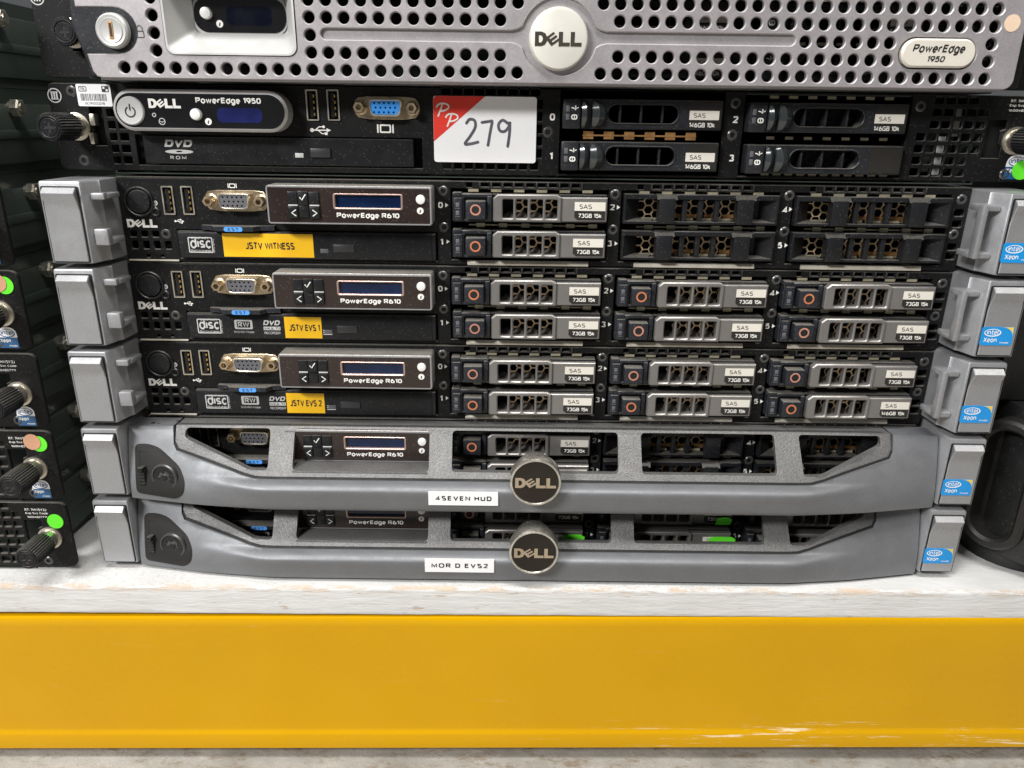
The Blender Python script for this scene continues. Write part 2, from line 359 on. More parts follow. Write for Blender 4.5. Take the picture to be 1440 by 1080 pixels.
# a plain sans alphabet drawn as pen strokes (cap height 1)
GL = {'A': [[(0, 0), (.38, 1), (.76, 0)], [(.14, .33), (.62, .33)]], 'B': [[(0, 0), (0, 1), (.34, 1)]+ar(.36, .76, .23, .24, 80, -90, 6)+[(0, .52)], [(0, .52), (.36, .52)]+ar(.38, .26, .26, .26, 80, -90, 6)+[(0, 0)]],
 'C': [ar(.4, .5, .4, .5, 48, 312, 14)], 'D': [[(0, 0), (0, 1), (.28, 1)]+ar(.3, .5, .4, .5, 85, -85, 10)+[(.28, 0), (0, 0)]], 'E': [[(.55, 1), (0, 1), (0, 0), (.56, 0)], [(0, .53), (.5, .53)]], 'G': [ar(.42, .5, .42, .5, 48, 300, 14)+[(.8, .14), (.8, .46), (.45, .46)]],
 'H': [[(0, 0), (0, 1)], [(.66, 0), (.66, 1)], [(0, .53), (.66, .53)]], 'I': [[(0, 0), (0, 1)]], 'J': [[(.42, 1), (.42, .26)]+ar(.21, .24, .21, .24, 0, -170, 7)], 'K': [[(0, 0), (0, 1)], [(.6, 1), (.02, .42)], [(.2, .6), (.64, 0)]], 'L': [[(0, 1), (0, 0), (.52, 0)]],
 'M': [[(0, 0), (0, 1), (.41, .22), (.82, 1), (.82, 0)]], 'N': [[(0, 0), (0, 1), (.68, 0), (.68, 1)]], 'O': [_O], 'P': [[(0, 0), (0, 1), (.34, 1)]+ar(.36, .73, .26, .27, 85, -90, 7)+[(0, .46)]], 'R': [[(0, 0), (0, 1), (.34, 1)]+ar(.36, .74, .26, .26, 85, -90, 7)+[(0, .48)], [(.32, .48), (.66, 0)]],
 'S': [ar(.32, .75, .3, .25, 35, 240, 9)+ar(.32, .26, .32, .26, 70, -145, 10)], 'T': [[(0, 1), (.66, 1)], [(.33, 1), (.33, 0)]], 'U': [[(0, 1), (0, .3)]+ar(.33, .32, .33, .32, 190, 350, 9)+[(.66, .3), (.66, 1)]], 'V': [[(0, 1), (.36, 0), (.72, 1)]], 'W': [[(0, 1), (.26, 0), (.52, .9), (.78, 0), (1.04, 1)]],
 'X': [[(0, 0), (.66, 1)], [(.66, 0), (0, 1)]], 'Y': [[(0, 1), (.35, .45), (.7, 1)], [(.35, .45), (.35, 0)]], '0': [ar(.3, .5, .3, .5, 90, 450, 16)], '1': [[(0, .8), (.26, 1), (.26, 0)]], '2': [ar(.29, .71, .28, .29, 165, -25, 9)+[(0, 0), (.6, 0)]], '3': [ar(.28, .755, .27, .245, 155, -80, 9), ar(.28, .265, .3, .265, 80, -155, 10)],
 '4': [[(.46, 0), (.46, 1), (0, .3), (.64, .3)]], '5': [[(.54, 1), (.1, 1), (.05, .55)]+ar(.28, .32, .3, .32, 125, -150, 11)], '6': [ar(.3, .31, .3, .31, 90, 450, 14), [(0, .3), (.03, .56), (.14, .8), (.36, .97)]], '7': [[(0, 1), (.58, 1), (.2, 0)]], '8': [ar(.3, .75, .25, .24, 90, 450, 12), ar(.3, .26, .3, .27, 90, 450, 14)], '9': [ar(.3, .69, .3, .31, 90, 450, 14), [(.6, .7), (.57, .44), (.46, .2), (.24, .03)]],
 'a': [ar(.26, .22, .26, .22, 60, 330, 10), [(.5, 0), (.5, .5)]+ar(.26, .5, .24, .2, 0, 150, 6)], 'b': [[(0, 1), (0, 0)], _bowl], 'c': [ar(.28, .35, .28, .36, 50, 310, 11)], 'd': [_bowl, [(.56, 1.02), (.56, 0)]], 'e': [[(.02, .38), (.56, .38)]+ar(.29, .35, .28, .36, 8, 312, 13)], 'g': [_bowl, [(.56, .7), (.56, -.05)]+ar(.28, -.05, .28, .22, 0, -150, 7)],
 'i': [[(0, 0), (0, .7)], [(0, .92), (0, 1.0)]], 'k': [[(0, 0), (0, 1)], [(.46, .7), (.02, .3)], [(.16, .43), (.5, 0)]], 'l': [[(0, 0), (0, 1)]], 'n': [[(0, 0), (0, .7)], [(0, .42)]+ar(.26, .42, .26, .28, 170, 0, 7)+[(.52, 0)]], 'o': [ar(.3, .35, .3, .36, 90, 450, 14)], 'p': [[(0, .7), (0, -.3)], _bowl], 'r': [[(0, 0), (0, .7)], ar(.28, .38, .28, .3, 175, 70, 5)],
 's': [ar(.23, .53, .21, .17, 30, 240, 7)+ar(.23, .18, .23, .18, 70, -145, 7)], 't': [[(.16, .95), (.16, .16)]+ar(.33, .17, .17, .17, 190, 290, 4), [(0, .7), (.38, .7)]], 'u': [[(0, .7), (0, .26)]+ar(.26, .27, .26, .26, 190, 350, 7)+[(.52, .27)], [(.52, .7), (.52, 0)]], 'v': [[(0, .7), (.28, 0), (.56, .7)]], 'w': [[(0, .7), (.2, 0), (.41, .64), (.62, 0), (.82, .7)]], 'x': [[(0, 0), (.5, .7)], [(.5, 0), (0, .7)]], ':': [[(0, .08), (0, .16)], [(0, .56), (0, .64)]], '+': [[(0, .42), (.5, .42)], [(.25, .17), (.25, .67)]]}
def pen(pts, wd, y):
    V, F = [], []; n = len(pts); h = wd/2; closed = math.hypot(pts[0][0]-pts[-1][0], pts[0][1]-pts[-1][1]) < 1e-4
    for i, p in enumerate(pts):
        a = pts[i-1] if i else (pts[-2] if closed else None); b_ = pts[i+1] if i < n-1 else (pts[1] if closed else None)
        ns = []
        for u, v in ((a, p), (p, b_)):
            if u and v:
                dx, dz = v[0]-u[0], v[1]-u[1]; l = math.hypot(dx, dz) or 1; ns.append((-dz/l, dx/l))
        if len(ns) == 1: m_ = ns[0]
        else:
            k = max(.42, 1+ns[0][0]*ns[1][0]+ns[0][1]*ns[1][1]); m_ = ((ns[0][0]+ns[1][0])/k, (ns[0][1]+ns[1][1])/k)
        V += [(p[0]+m_[0]*h, y, p[1]+m_[1]*h), (p[0]-m_[0]*h, y, p[1]-m_[1]*h)]
        if i: q = 2*i; F.append((q-2, q-1, q+1, q))
    return V, F
def glyphs(s, bold=0.0, shear=0.0, spacing=1.0):
    k = (s, bold, shear, spacing)
    if k not in TXT:
        wd = 0.125+2.6*bold; x = 0.0; V, F = [], []; idx = 0
        for ch in s:
            if ch == ' ': x += .42*spacing; continue
            st = GL.get(ch) or GL[ch.upper()]
            lo = min(q[0] for t in st for q in t); hi = max(q[0] for t in st for q in t)
            for t in st:
                v, f = pen([(q[0]-lo+x, min(1-wd/2, max(q[1], wd/2 if q[1] >= 0 else -9))) for q in t], wd, 0); b_ = len(V)
                V += [(a+shear*c, c, idx*0.004) for a, _, c in v]; F += [tuple(i+b_ for i in q) for q in f]; idx += 1
            x += hi-lo+(.085+wd)*1.0*(spacing if spacing != 1 else 1)+(spacing-1)*.4
        TXT[k] = (V, F)
    return TXT[k]
def TX(s, x0, z0, x1, z1, y, bold=0.012, shear=0.0, spacing=1.0, rot=0.0, thick=0.06):
    """printed text fitted into a box"""
    V, F = glyphs(s, bold, shear, spacing)
    ax, bx = min(v[0] for v in V), max(v[0] for v in V); az, bz = min(v[1] for v in V), max(v[1] for v in V)
    if x1 is None: x1 = x0+(bx-ax)/(bz-az)*(z1-z0)
    o = []
    for v in V:
        o.append((x0+(v[0]-ax)/(bx-ax)*(x1-x0), y-v[2]*.5, z0+(v[1]-az)/(bz-az)*(z1-z0)))
    if rot:
        cx, cz = (x0+x1)/2, (z0+z1)/2; cs, sn = math.cos(rot), math.sin(rot)
        o = [(cx+(x-cx)*cs-(z-cz)*sn, yy, cz+(x-cx)*sn+(z-cz)*cs) for x, yy, z in o]
    return o, F
def LOGO(x0, z0, x1, z1, y, yb, bv=0.0):
    """four block letters, the second tilted"""
    sx, sz = (x1-x0)/3.62, (z1-z0)
    def f(p): return [(x0+a*sx, z0+b_*sz) for a, b_ in p]
    D = [(0, 0), (0.5, 0), (0.78, 0.1), (0.93, 0.34), (0.93, 0.66), (0.78, 0.9), (0.5, 1), (0, 1)]
    Dh = [(0.3, 0.25), (0.46, 0.25), (0.58, 0.36), (0.62, 0.5), (0.58, 0.64), (0.46, 0.75), (0.3, 0.75)]
    E = [(-.43, -.43), (.43, -.43), (.43, -.24), (-.16, -.24), (-.16, -.10), (.43, -.10), (.43, .10), (-.16, .10), (-.16, .24), (.43, .24), (.43, .43), (-.43, .43)]
    t = math.radians(38); E = [(1.36+0.95*(a*math.cos(t)-b_*math.sin(t)), 0.5+0.82*(a*math.sin(t)+b_*math.cos(t))) for a, b_ in E]
    def Lt(q): return [(q, 0), (q+.86, 0), (q+.86, .27), (q+.32, .27), (q+.32, 1), (q, 1)]
    return [P(f(D), [f(Dh)], y, yb, bv), P(f(E), [], y-.01, yb, bv*.6), P(f(Lt(1.84)), [], y, yb, bv), P(f(Lt(2.76)), [], y, yb, bv)]

# ------------------------------------------------------------------ the setting
TILT = math.radians(0.42)
flo = mk('floor', [B(-1500, 1500, -1500, 900, -128, -120)], 'grey_floor'); flo['kind'] = 'structure'
def board():
    # white board: front edge slightly uneven, rounded
    n = 220; rings = []; x = -620.0
    for i in range(n+1):
        X = -620+1240*i/n; e = .10*math.sin(X*.11)+.07*math.sin(X*.37+1)+.04*math.sin(X*.83); e2 = .10*math.sin(X*.09+2)+.07*math.sin(X*.29)+.05*math.sin(X*.71+1)
        rings.append([(X, -39.5+e*.45, -2.4+e2*.4), (X, -39.4+e*.5, -1.5+e2*.4), (X, -39.1+e*.5, -.8+e2*.3), (X, -38.5+e*.4, -0.32), (X, -37.6, -0.12), (X, -36.0, -0.1), (X, 620, -0.1), (X, 620, -17.6), (X, -38.6, -17.5+e2*.6), (X, -39.4+e*.3, -17.2+e*.5), (X, -39.65+e*.3, -16.4+e*.5), (X, -39.65+e*.3, -15.2)])
    return LOFT(rings)
bd = mk('shelf_board', board(), 'white_board'); bd.rotation_euler = (0, 0, math.radians(0.5))
tag(bd, 'white painted shelf board with chipped front edge under the servers', 'shelf')
bm_prof = [(-38.2, -18.3), (-39.6, -18.9), (-40.3, -20.2), (-40.4, -24), (-40.2, -40), (-40.25, -60), (-40.6, -78), (-41.3, -90), (-41.5, -95.2), (-41.7, -96.8), (-42.4, -97.9), (-42.9, -99.2), (-42.9, -108.8), (-41.8, -109.8), (-40.0, -110.1), (0, -110.1), (0, -18.3)]
be = mk('shelf_beam', PX(bm_prof, -640, 640), 'yellow_enamel'); be.rotation_euler = (0, -TILT, math.radians(0.5))
tag(be, 'yellow enamelled steel beam below the white shelf board', 'shelf beam')

# ------------------------------------------------------------------ common small parts
def screw(parent, x, z, r=2.3, y=0.0):
    mk('screw', lambda: [LA(0, 0, [(1.0, 0.25), (1.3, -0.4), (2.1, -0.4), (2.7, 0.05)], 18)], 'screw_black', parent, 'screw', (x, y, z))
def screws(parent, pts):
    for x, z in pts: screw(parent, x, z)
def usb(parent, x0, z0):
    W, H = 5.9, 14.3
    o = mk('usb_port', lambda: [P(rr(0, 0, W, H, .5), [rect(.65, .65, W-.65, H-.65)], -.7, 5)], 'zinc', parent, 'usb', (x0, 0, z0))
    mk('cavity', lambda: [P(rect(.6, .6, W-.6, H-.6), [], 4.2, 4.8)], 'void_black', o, 'usbc')
    mk('tongue', lambda: [B(1.5, 3.3, .3, 4.2, 1.5, H-1.5)], 'satin_black', o, 'usbt')
    for i in range(4):
        mk('contact', lambda: [B(3.3, 3.9, .4, 3.5, 0, 1.3)], 'gold', o, 'usbg', (0, 0, 2.3+i*2.8))
def vga(parent, cx, cz, ins):
    o = mk('vga_port', lambda: [P([(-15.6, -2.6), (-14, -4.6), (-9.5, -5.2), (-7, -5.4), (7, -5.4), (9.5, -5.2), (14, -4.6), (15.6, -2.6), (15.6, 2.6), (14, 4.6), (9.5, 5.2), (-9.5, 5.2), (-14, 4.6), (-15.6, 2.6)], [], -.9, 0, .25)], 'brass_zinc', parent, 'vgaf', (cx, 0, cz))
    def D(k=0.0):
        p = [(-8.3, 3.9), (8.3, 3.9), (7.0, -3.9), (-7.0, -3.9)]; p.reverse(); q = []
        p = inset(p, k)
        for i in range(4):
            a, b_, c = p[i-1], p[i], p[(i+1) % 4]
            for t in (0, .5, 1):
                u = 1.8
                d1 = math.hypot(a[0]-b_[0], a[1]-b_[1]); d2 = math.hypot(c[0]-b_[0], c[1]-b_[1])
                s_ = (b_[0]+(a[0]-b_[0])*u/d1, b_[1]+(a[1]-b_[1])*u/d1); e = (b_[0]+(c[0]-b_[0])*u/d2, b_[1]+(c[1]-b_[1])*u/d2)
                q.append(tuple((1-t)**2*s_[k_]+2*t*(1-t)*b_[k_]+t*t*e[k_] for k_ in (0, 1)))
        return q
    mk('shell', lambda: [P(D(), [D(.75)], -5.4, -.9, .2)], 'zinc', o, 'vgas')
    pins = [(-5.2+2.35*i+(0.6 if r == 1 else 0)-(0.2 if r == 2 else 0), 2.1-2.1*r) for r in range(3) for i in range(5)]
    mk('insert', lambda: [P(D(.8), [circ(x, z, .52, 8) for x, z in pins], -5.0, -1.2), P(D(.9), [], -2.0, -1.9)], ins, o, 'vgai'+ins)
    mk('pin_hole', lambda: [P(circ(x, z, .5, 8), [], -4.0, -3.8) for x, z in pins], 'void_black', o, 'vgah')
    for s_ in (-1, 1):
        mk('jack_screw', lambda: [LA(0, 0, [(1.35, -3.0), (1.5, -6.1), (2.55, -6.1), (2.8, -5.6), (2.9, -1.6)], 6), LA(0, 0, [(0.6, -1.7), (2.6, -1.7), (3.6, -0.8)], 18)], 'brass_zinc', o, 'jack', (s_*12.75, 0, 0))
def display_icon(parent, x0, z0, x1, z1, material='print_white'):
    w_ = x1-x0; q = w_*.16; t = (z1-z0)*.18
    mk('display_icon', [P(rr(x0+q, z0, x1-q, z1, .6), [rr(x0+q+t, z0+t, x1-q-t, z1-t, .4)], -.06, .05), P(rect(x0, z0, x0+t, z1), [], -.06, .05), P(rect(x1-t, z0, x1, z1), [], -.06, .05)], material, parent)
def usb_icon(parent, x0, z0, x1, z1, t=.4):
    zc = (z0+z1)/2; w_ = x1-x0; h_ = z1-z0
    mk('usb_icon', [ribbon([(x0, zc), (x1-.2*w_, zc)], t, -.06, 1), P([(x1-.22*w_, zc-h_*.22), (x1, zc), (x1-.22*w_, zc+h_*.22)], [], -.07, 0), P(circ(x0+.06*w_, zc, h_*.22, 12), [], -.08, 0),
        ribbon([(x0+.22*w_, zc), (x0+.42*w_, zc+h_*.36), (x0+.62*w_, zc+h_*.36)], t*.85, -.065, 1), P(circ(x0+.64*w_, zc+h_*.36, h_*.16, 10), [], -.085, 0),
        ribbon([(x0+.36*w_, zc), (x0+.54*w_, zc-h_*.36), (x0+.72*w_, zc-h_*.36)], t*.85, -.066, 1), P(rect(x0+.68*w_, zc-h_*.5, x0+.82*w_, zc-h_*.22), [], -.086, 0)], 'print_white', parent)
def info_icon(parent, cx, cz, r, y):
    mk('info_icon', [P(circ(cx, cz, r, 18), [], y, y+.1)], 'print_white', parent)
    mk('info_letter', [TX('i', cx-.3*r, cz-.62*r, cx+.3*r, cz+.62*r, y-.05, .03, .2)], 'print_black', parent)
def processor_sticker(parent, x0, z0, y, wd=16.8, ht=9.6, old=False, loc=None):
    """blue processor sticker: oval ring, two words, gold corner"""
    o = mk('sticker', lambda: [P(rr(x0, z0, x0+wd, z0+ht, 1.1), [], y, y+.25)], 'intel_blue', parent, None, loc or (0, 0, 0), 'small blue processor sticker with gold corner')
    arc = [(x0+wd-.1-6.2*(1-math.sin(t)), z0+ht-.1-5.2*(1-math.cos(t))) for t in [PI/2*i/8 for i in range(9)]]
    mk('gold_corner', [P(arc+[(x0+wd-.6, z0+ht-.1)], [], y-.04, y)], 'intel_gold', o)
    e = [(a, b_) for a, b_ in circ(x0+5.6, z0+6.6, 4.3, 24, 2.0)]
    mk('oval', [P(e, [circ(x0+5.5, z0+6.7, 3.8, 24, 1.6)], y-.05, y)], 'print_white', o)
    mk('lettering', [TX('intel', x0+2.7, z0+5.5, x0+8.3, z0+7.9, y-.05, .008), TX('Xeon', x0+1.8, z0+1.5, x0+8.4, z0+4.0, y-.05, .012), TX('inside', x0+10.2, z0+1.0, x0+14.6, z0+1.9, y-.05, .01)], 'print_white', o)
    return o
def old_sticker(parent, x0, z0, y, wd=10.8, ht=12.0):
    o = mk('sticker', [P([(x0, z0), (x0+wd, z0), (x0+wd, z0+ht*.5), (x0, z0+ht*.5)], [], y, y+.25)], 'intel_navy', parent, label='dark blue and white processor sticker')
    top = [(x0, z0+ht*.5)]+[(x0+wd/2-wd/2*math.cos(PI*i/10), z0+ht*.5+ht*.5*math.sin(PI*i/10)**.6) for i in range(11)]+[(x0+wd, z0+ht*.5)]
    mk('white_arch', [P([(x0+wd, z0+ht*.5)]+[(x0+wd/2+wd/2*math.cos(PI*i/12), z0+ht*.5+ht*.5*math.sin(PI*i/12)**.7) for i in range(1, 12)]+[(x0, z0+ht*.5)], [], y, y+.25)], 'paper_white', o)
    mk('oval', [P(circ(x0+wd*.5, z0+ht*.7, wd*.42, 22, ht*.2), [circ(x0+wd*.49, z0+ht*.71, wd*.37, 22, ht*.165)], y-.05, y), TX('intel', x0+wd*.18, z0+ht*.61, x0+wd*.82, z0+ht*.82, y-.05, .02)], 'intel_navy', o)
    mk('lettering', [TX('Xeon', x0+.6, z0+ht*.25, x0+wd*.62, z0+ht*.44, y-.05, .03), TX('inside', x0+wd*.5, z0+.7, x0+wd-.6, z0+ht*.15, y-.05, .01)], 'print_white', o)
def thumb_screw(parent, x, z, y=0.0, tip=24.0):
    """knurled captive thumb screw: bright collar, black fluted head with cross recess"""
    o = mk('thumb_screw', lambda: [LA(0, 0, [(4.6, -6.5), (5.3, -6.5), (5.5, -1.2), (6.6, -1.0), (6.6, 0)], 24)], 'zinc', parent, 'tscollar', (x, y, z))
    def head():
        n = 60; rings = []
        for yy, k in ((-6.5, .97), (-7.2, 1), (-tip+1.3, 1), (-tip, .93)):
            rings.append([((6.5 if i % 2 else 6.05)*k*math.cos(2*PI*i/n), yy, (6.5 if i % 2 else 6.05)*k*math.sin(2*PI*i/n)) for i in range(n)])
        V, F = LOFT([r[::-1] for r in rings], True)
        cross = [(-.55, -2.3), (.55, -2.3), (.55, -.55), (2.3, -.55), (2.3, .55), (.55, .55), (.55, 2.3), (-.55, 2.3), (-.55, .55), (-2.3, .55), (-2.3, -.55), (-.55, -.55)]
        return [(V, F), P(circ(0, 0, 5.1, 28), [circ(0, 0, 4.5, 28)], -tip-.35, -tip+.1, .12), P(circ(0, 0, 3.9, 24), [cross], -tip-.2, -tip+.6, .1)]
    mk('head', head, 'satin_black', o, 'tshead%.1f' % tip)
    mk('recess', lambda: [P(rect(-2.3, -2.3, 2.3, 2.3), [], -tip-.02, -tip+.2)], 'void_black', o, 'tsrec%.1f' % tip)

# ------------------------------------------------------------------ 1U servers with grey side ears
H = 42.936
OFF = [0, 1.46, 2.43, 3.39, 4.31]
DZ = [-1.0, -1.2, -0.9, -0.4, 0.0]
EDZ = [1.4, 1.7, 1.3, 0.4, -0.9]
BAYS = (-46.6, 40.3, 127.7)
def front_panel_a():
    holes = [rect(-189.0, 1.9, -54.8, 16.6)]
    for x in BAYS:
        holes.append(rect(x-.8, 2.9, x+79.6, 39.0))
        holes += [rect(x+14.2+5.75*i, 40.1, x+14.2+5.75*i+4.2, 41.7) for i in range(9)]
        holes.append(rect(x+7.2, 39.6, x+10.0, 42.0))
    for x0 in (-194.2, -184.4): holes.append(rect(x0+.5, 24.7, x0+5.4, 38.0))
    holes += [rr(x, 12.5, x+3.5, 15.7, .4, 1) for x in (-213.8, -208.0, -202.3)]
    holes += [rr(x, 6.4, x+3.2, 10.5, .4, 1) for x in (-213.7, -207.8, -202.1, -196.3)]
    holes += [rect(-206.8, 2.0, -205.2, 3.4), rect(-199.2, 2.2, -197.8, 3.4)]
    holes += [rr(210.2, z, 215.0, z+3.5, .8, 2) for z in (28.4, 22.8, 11.0, 6.2)]
    return [P(rr(-216.8, .2, 216.8, 42.7, .6, 1), holes, 0, 1.6, .35), PX([(-.05, 41.9), (.15, 42.5), (.9, 42.95), (1.6, 42.9), (1.6, 41.9)], -216.5, -48)]
def chassis_a():
    return [B(-217, 217, 1.7, 560, 42.25, 42.7), B(-217, 217, 1.7, 560, .1, .8), B(-217, -216, 1.6, 560, .8, 42.2), B(216, 217, 1.6, 560, .8, 42.2), B(-216, 216, 559, 560, .8, 42.2)]
def ear_shape(side, straight=False):
    pl = [(-217.2, 1.5), (-217.8, -13.5), (-219.2, -15.0), (-221.4, -23.6), (-222.0, -24.3), (-240.8, -24.6), (-241.6, -23.9), (-241.6, 9), (-217.2, 9)]
    if straight: pl = [(-221.5, 1.5), (-221.6, -13.5), (-221.7, -15.0), (-221.8, -23.6), (-222.2, -24.4), (-240.8, -24.6), (-241.6, -23.9), (-241.6, 9), (-221.5, 9)]
    r = []
    for z, k in ((3.7, 0.6), (4.2, 0), (42.0, 0), (42.8, 0.35), (43.1, 1.0)):
        r.append([(x+(-k if x > -230 else k), y+(k if y < -5 else 0), z) for x, y in pl])
    s_ = LOFT(r)
    return [s_ if side < 0 else mirx(s_)]
def latch_shape(side):
    prof = [(-24.3, 40.2), (-25.3, 40.0), (-27.6, 37.6), (-27.5, 36.9), (-25.9, 33.6), (-25.4, 29), (-25.3, 5.0), (-24.3, 4.8)]
    rings = []
    for x, k in ((-240.1, 0.3), (-239.8, 0), (-223.5, 0), (-223.2, 0.3)):
        rings.append([(x+(.5 if z > 33 else 0)*(1 if x < -230 else -1), y+k, z-(k if z > 39 else 0)) for y, z in prof])
    s_ = LOFT([r[::-1] for r in rings])
    return [s_ if side < 0 else mirx(s_)]
def gap_shape(side):
    s_ = P(rr(-240.6, 4.3, -222.7, 40.7, .8, 2), [], -24.72, -24.4)
    return [s_ if side < 0 else mirx(s_)]
def hooks(side):
    if side < 0:
        a = [B(-219.3, -212.6, -17.6, -6.0, 34.4, 36.8, .6), B(-219.6, -213.0, -20.8, -17.0, 34.2, 37.4, .6), B(-219.8, -213.0, -22.8, -18.4, 12.5, 20.5, .7), B(-219.3, -213.0, -18.8, -6.5, 12.5, 15.4, .7)]
        return a
    return [B(210.0, 219.8, -21.5, -11.5, 34.2, 37.2, .8), B(209.8, 213.0, -23.6, -18.8, 11.3, 37.4, 1.0), B(210.0, 219.8, -21.5, -8.0, 11.3, 14.2, .8), B(210.2, 212.4, -12.5, -7.8, 11.4, 14.4, .7)]
def carrier_grey(parent, x, z, cap='73GB 15k', ring='salmon_print'):
    def body():
        return [P(rr(.2, .1, 20.4, 14.0, .6, 1), [rr(6.3, 1.2, 19.4, 12.2, .5, 1)], -3.6, 8, .3), B(6, 19.6, -1.6, 6, .8, 12.6), B(.9, 5.2, -5.0, -3.4, .7, 12.0, .35), B(.3, 5.0, -4.0, 3, 12.6, 14.6, .5),
                B(17.9, 20.2, -5.0, -3.3, .6, 13.0, .5), B(20.4, 78.4, -3, 60, 13.3, 13.9), B(20.4, 78.4, -3, 60, .1, .7), B(56, 78, -2.6, 60, .8, 13.2), B(20.4, 78.4, 16, 60, .7, 13.3)]
    o = mk('drive_carrier', body, 'carrier_black', parent, 'cg_body', (x, 0, z))
    mk('handle', lambda: [P([(20.9, 1.6), (21.6, .8), (55.2, .8), (55.2, 13.0), (52.7, 14.4), (23.2, 14.2), (20.9, 12.2)], [rr(a, 2.5, b_, 11.9, .7, 2) for a, b_ in ((25.7, 31.1), (32.4, 38.3), (39.7, 46.0), (47.3, 53.3))], -7.6, -3.4, .55),
        P([(55.0, .9), (78.4, 1.1), (78.4, 13.1), (55.0, 13.0)], [], -6.3, -2.8, .45)], 'drive_grey', o, 'cg_handle')
    mk('vent_louvre', lambda: [([(a, -3.4, 2.4), (a+5.6, -3.4, 2.4), (a+5.6, 1.6, 4.2), (a+3.2, 1.6, 5.4), (a, 1.6, 3.0)], [(0, 1, 2, 3, 4)]) for a in (25.7, 32.5, 39.9, 47.4)], 'drive_grey', o, 'cg_louv')
    mk('hex_screen', lambda: [hexes(31.5, .9, 55, 13.6, 4.3, .45, 1.7, 2.3)], 'screen_metal', o, 'cg_hex')
    bt = mk('release_button', lambda: [B(7.1, 17.2, -8.4, -2, 1.7, 10.9, .7)], 'carrier_black', o, 'cg_btn')
    mk('button_ring', lambda: [P(circ(12.1, 6.6, 2.75, 22), [circ(12.1, 6.6, 1.95, 22)], -8.5, -8.35)], ring, o, 'cg_ring')
    mk('button_dimple', lambda: [LA(12.1, 6.6, [(0.6, -8.42), (1.9, -8.48)], 18)], 'void_black', o, 'cg_dim')
    for q in (8.0, 4.0):
        mk('status_light', lambda: [B(2.0, 3.9, -5.3, -4.8, 0, 2.3, .2), B(1.7, 4.1, -5.25, -4.9, -.75, -.4)], 'vga_grey', o, 'cg_led', (0, 0, q-.6))
    lw = mk('capacity_label', lambda: [P(rect(61.9, 6.6, 77.4, 10.9), [], -6.42, -6.25)], 'paper_cream', o, 'cg_lw')
    mk('label_base', lambda: [P([(63.6, 1.9), (77.4, 1.9), (77.4, 6.6), (61.9, 6.6), (61.9, 3.4)], [], -6.41, -6.25)], 'label_black', o, 'cg_lb')
    mk('label_base_edge', lambda: [P([(63.5, 1.6), (77.7, 1.6), (77.7, 11.2), (61.6, 11.2), (61.6, 3.3)], [[(63.6, 1.9), (77.4, 1.9), (77.4, 10.9), (61.9, 10.9), (61.9, 3.4)]], -6.40, -6.25)], 'drive_grey', o, 'cg_le')
    mk('lettering', lambda: [TX('SAS', 64.3, 7.6, 70.6, 9.9, -6.47, .008)], 'print_black', o, 'cg_sas')
    mk('lettering', lambda: [TX(cap, 64.0 if len(cap) < 9 else 62.8, 3.2, 75.6, 5.3, -6.46, .02)], 'print_white', o, 'cg_cap'+cap)
    o.location.y = random.uniform(-.5, .5)*S
    return o
def carrier_blank(parent, x, z):
    def body():
        top = [(78.6, 0), (78.6, 14.8), (67.5, 14.8), (65.5, 13.2), (58.5, 13.2), (56.5, 14.8), (27, 14.8), (25, 13.2), (18.2, 13.2), (15.2, 14.8), (0, 14.8), (0, 0)]
        hs = [rect(a, 1.7, b_, 12.6) for a, b_ in ((9.5, 17.4), (25.6, 30.0), (32.4, 38.0), (40.4, 46.2), (48.6, 57.0), (66.6, 68.0))]
        parts = [P(top, [rect(1.2, 1.4, 77.4, 12.3)], -3.4, 1, .2)]
        # flared pockets left and right, floor and posts
        parts += [([(1.2, -3.2, 1.4), (1.2, -3.2, 13), (8.6, 3.5, 12.2), (8.6, 3.5, 2.6)], [(0, 3, 2, 1)]), ([(1.2, -3.2, 1.4), (8.6, 3.5, 2.6), (17, 3.5, 2.6), (14, -3.2, 1.4)], [(0, 1, 2, 3)][::-1]),
                  ([(77.4, -3.2, 1.4), (77.4, -3.2, 13), (70, 3.5, 12.2), (70, 3.5, 2.6)], [(0, 1, 2, 3)]), ([(77.4, -3.2, 1.4), (70, 3.5, 2.6), (62, 3.5, 2.6), (64, -3.2, 1.4)], [(0, 1, 2, 3)]), B(68, 77, 3.2, 3.9, 2, 13)]
        for a in (17.4, 57.0):
            parts += [B(a, a+8.3, -5.8, 1, .4, 13.0, .5), PX([(-5.8, 12.4), (-3.2, 14.6), (1.5, 14.8), (1.5, 12.0)], a-1.0, a+9.2)]
        parts += [B(a, a+2.4, -2.6, 1, .6, 13.4, .3) for a in (30.0, 38.1, 46.3)]
        return parts
    o = mk('drive_blank', body, 'satin_black', parent, 'cb_body', (x, 0, z))
    mk('hex_screen', lambda: [hexes(7.5, 1.4, 70, 14.2, 4.6, .42, 6.0, 6.6)], 'screen_metal', o, 'cb_hex')
    mk('spring_strip', lambda: [B(10+9.6*i, 17.4+9.6*i, 1.5, 3.0, 1.6, 2.6) for i in range(6)], 'pale_zinc', o, 'cb_sp')
    mk('contact_strip', lambda: [B(24+9.6*i, 31+9.6*i, 5.0, 5.6, 2.4, 4.3) for i in range(4)], 'copper', o, 'cb_cu')
    return o
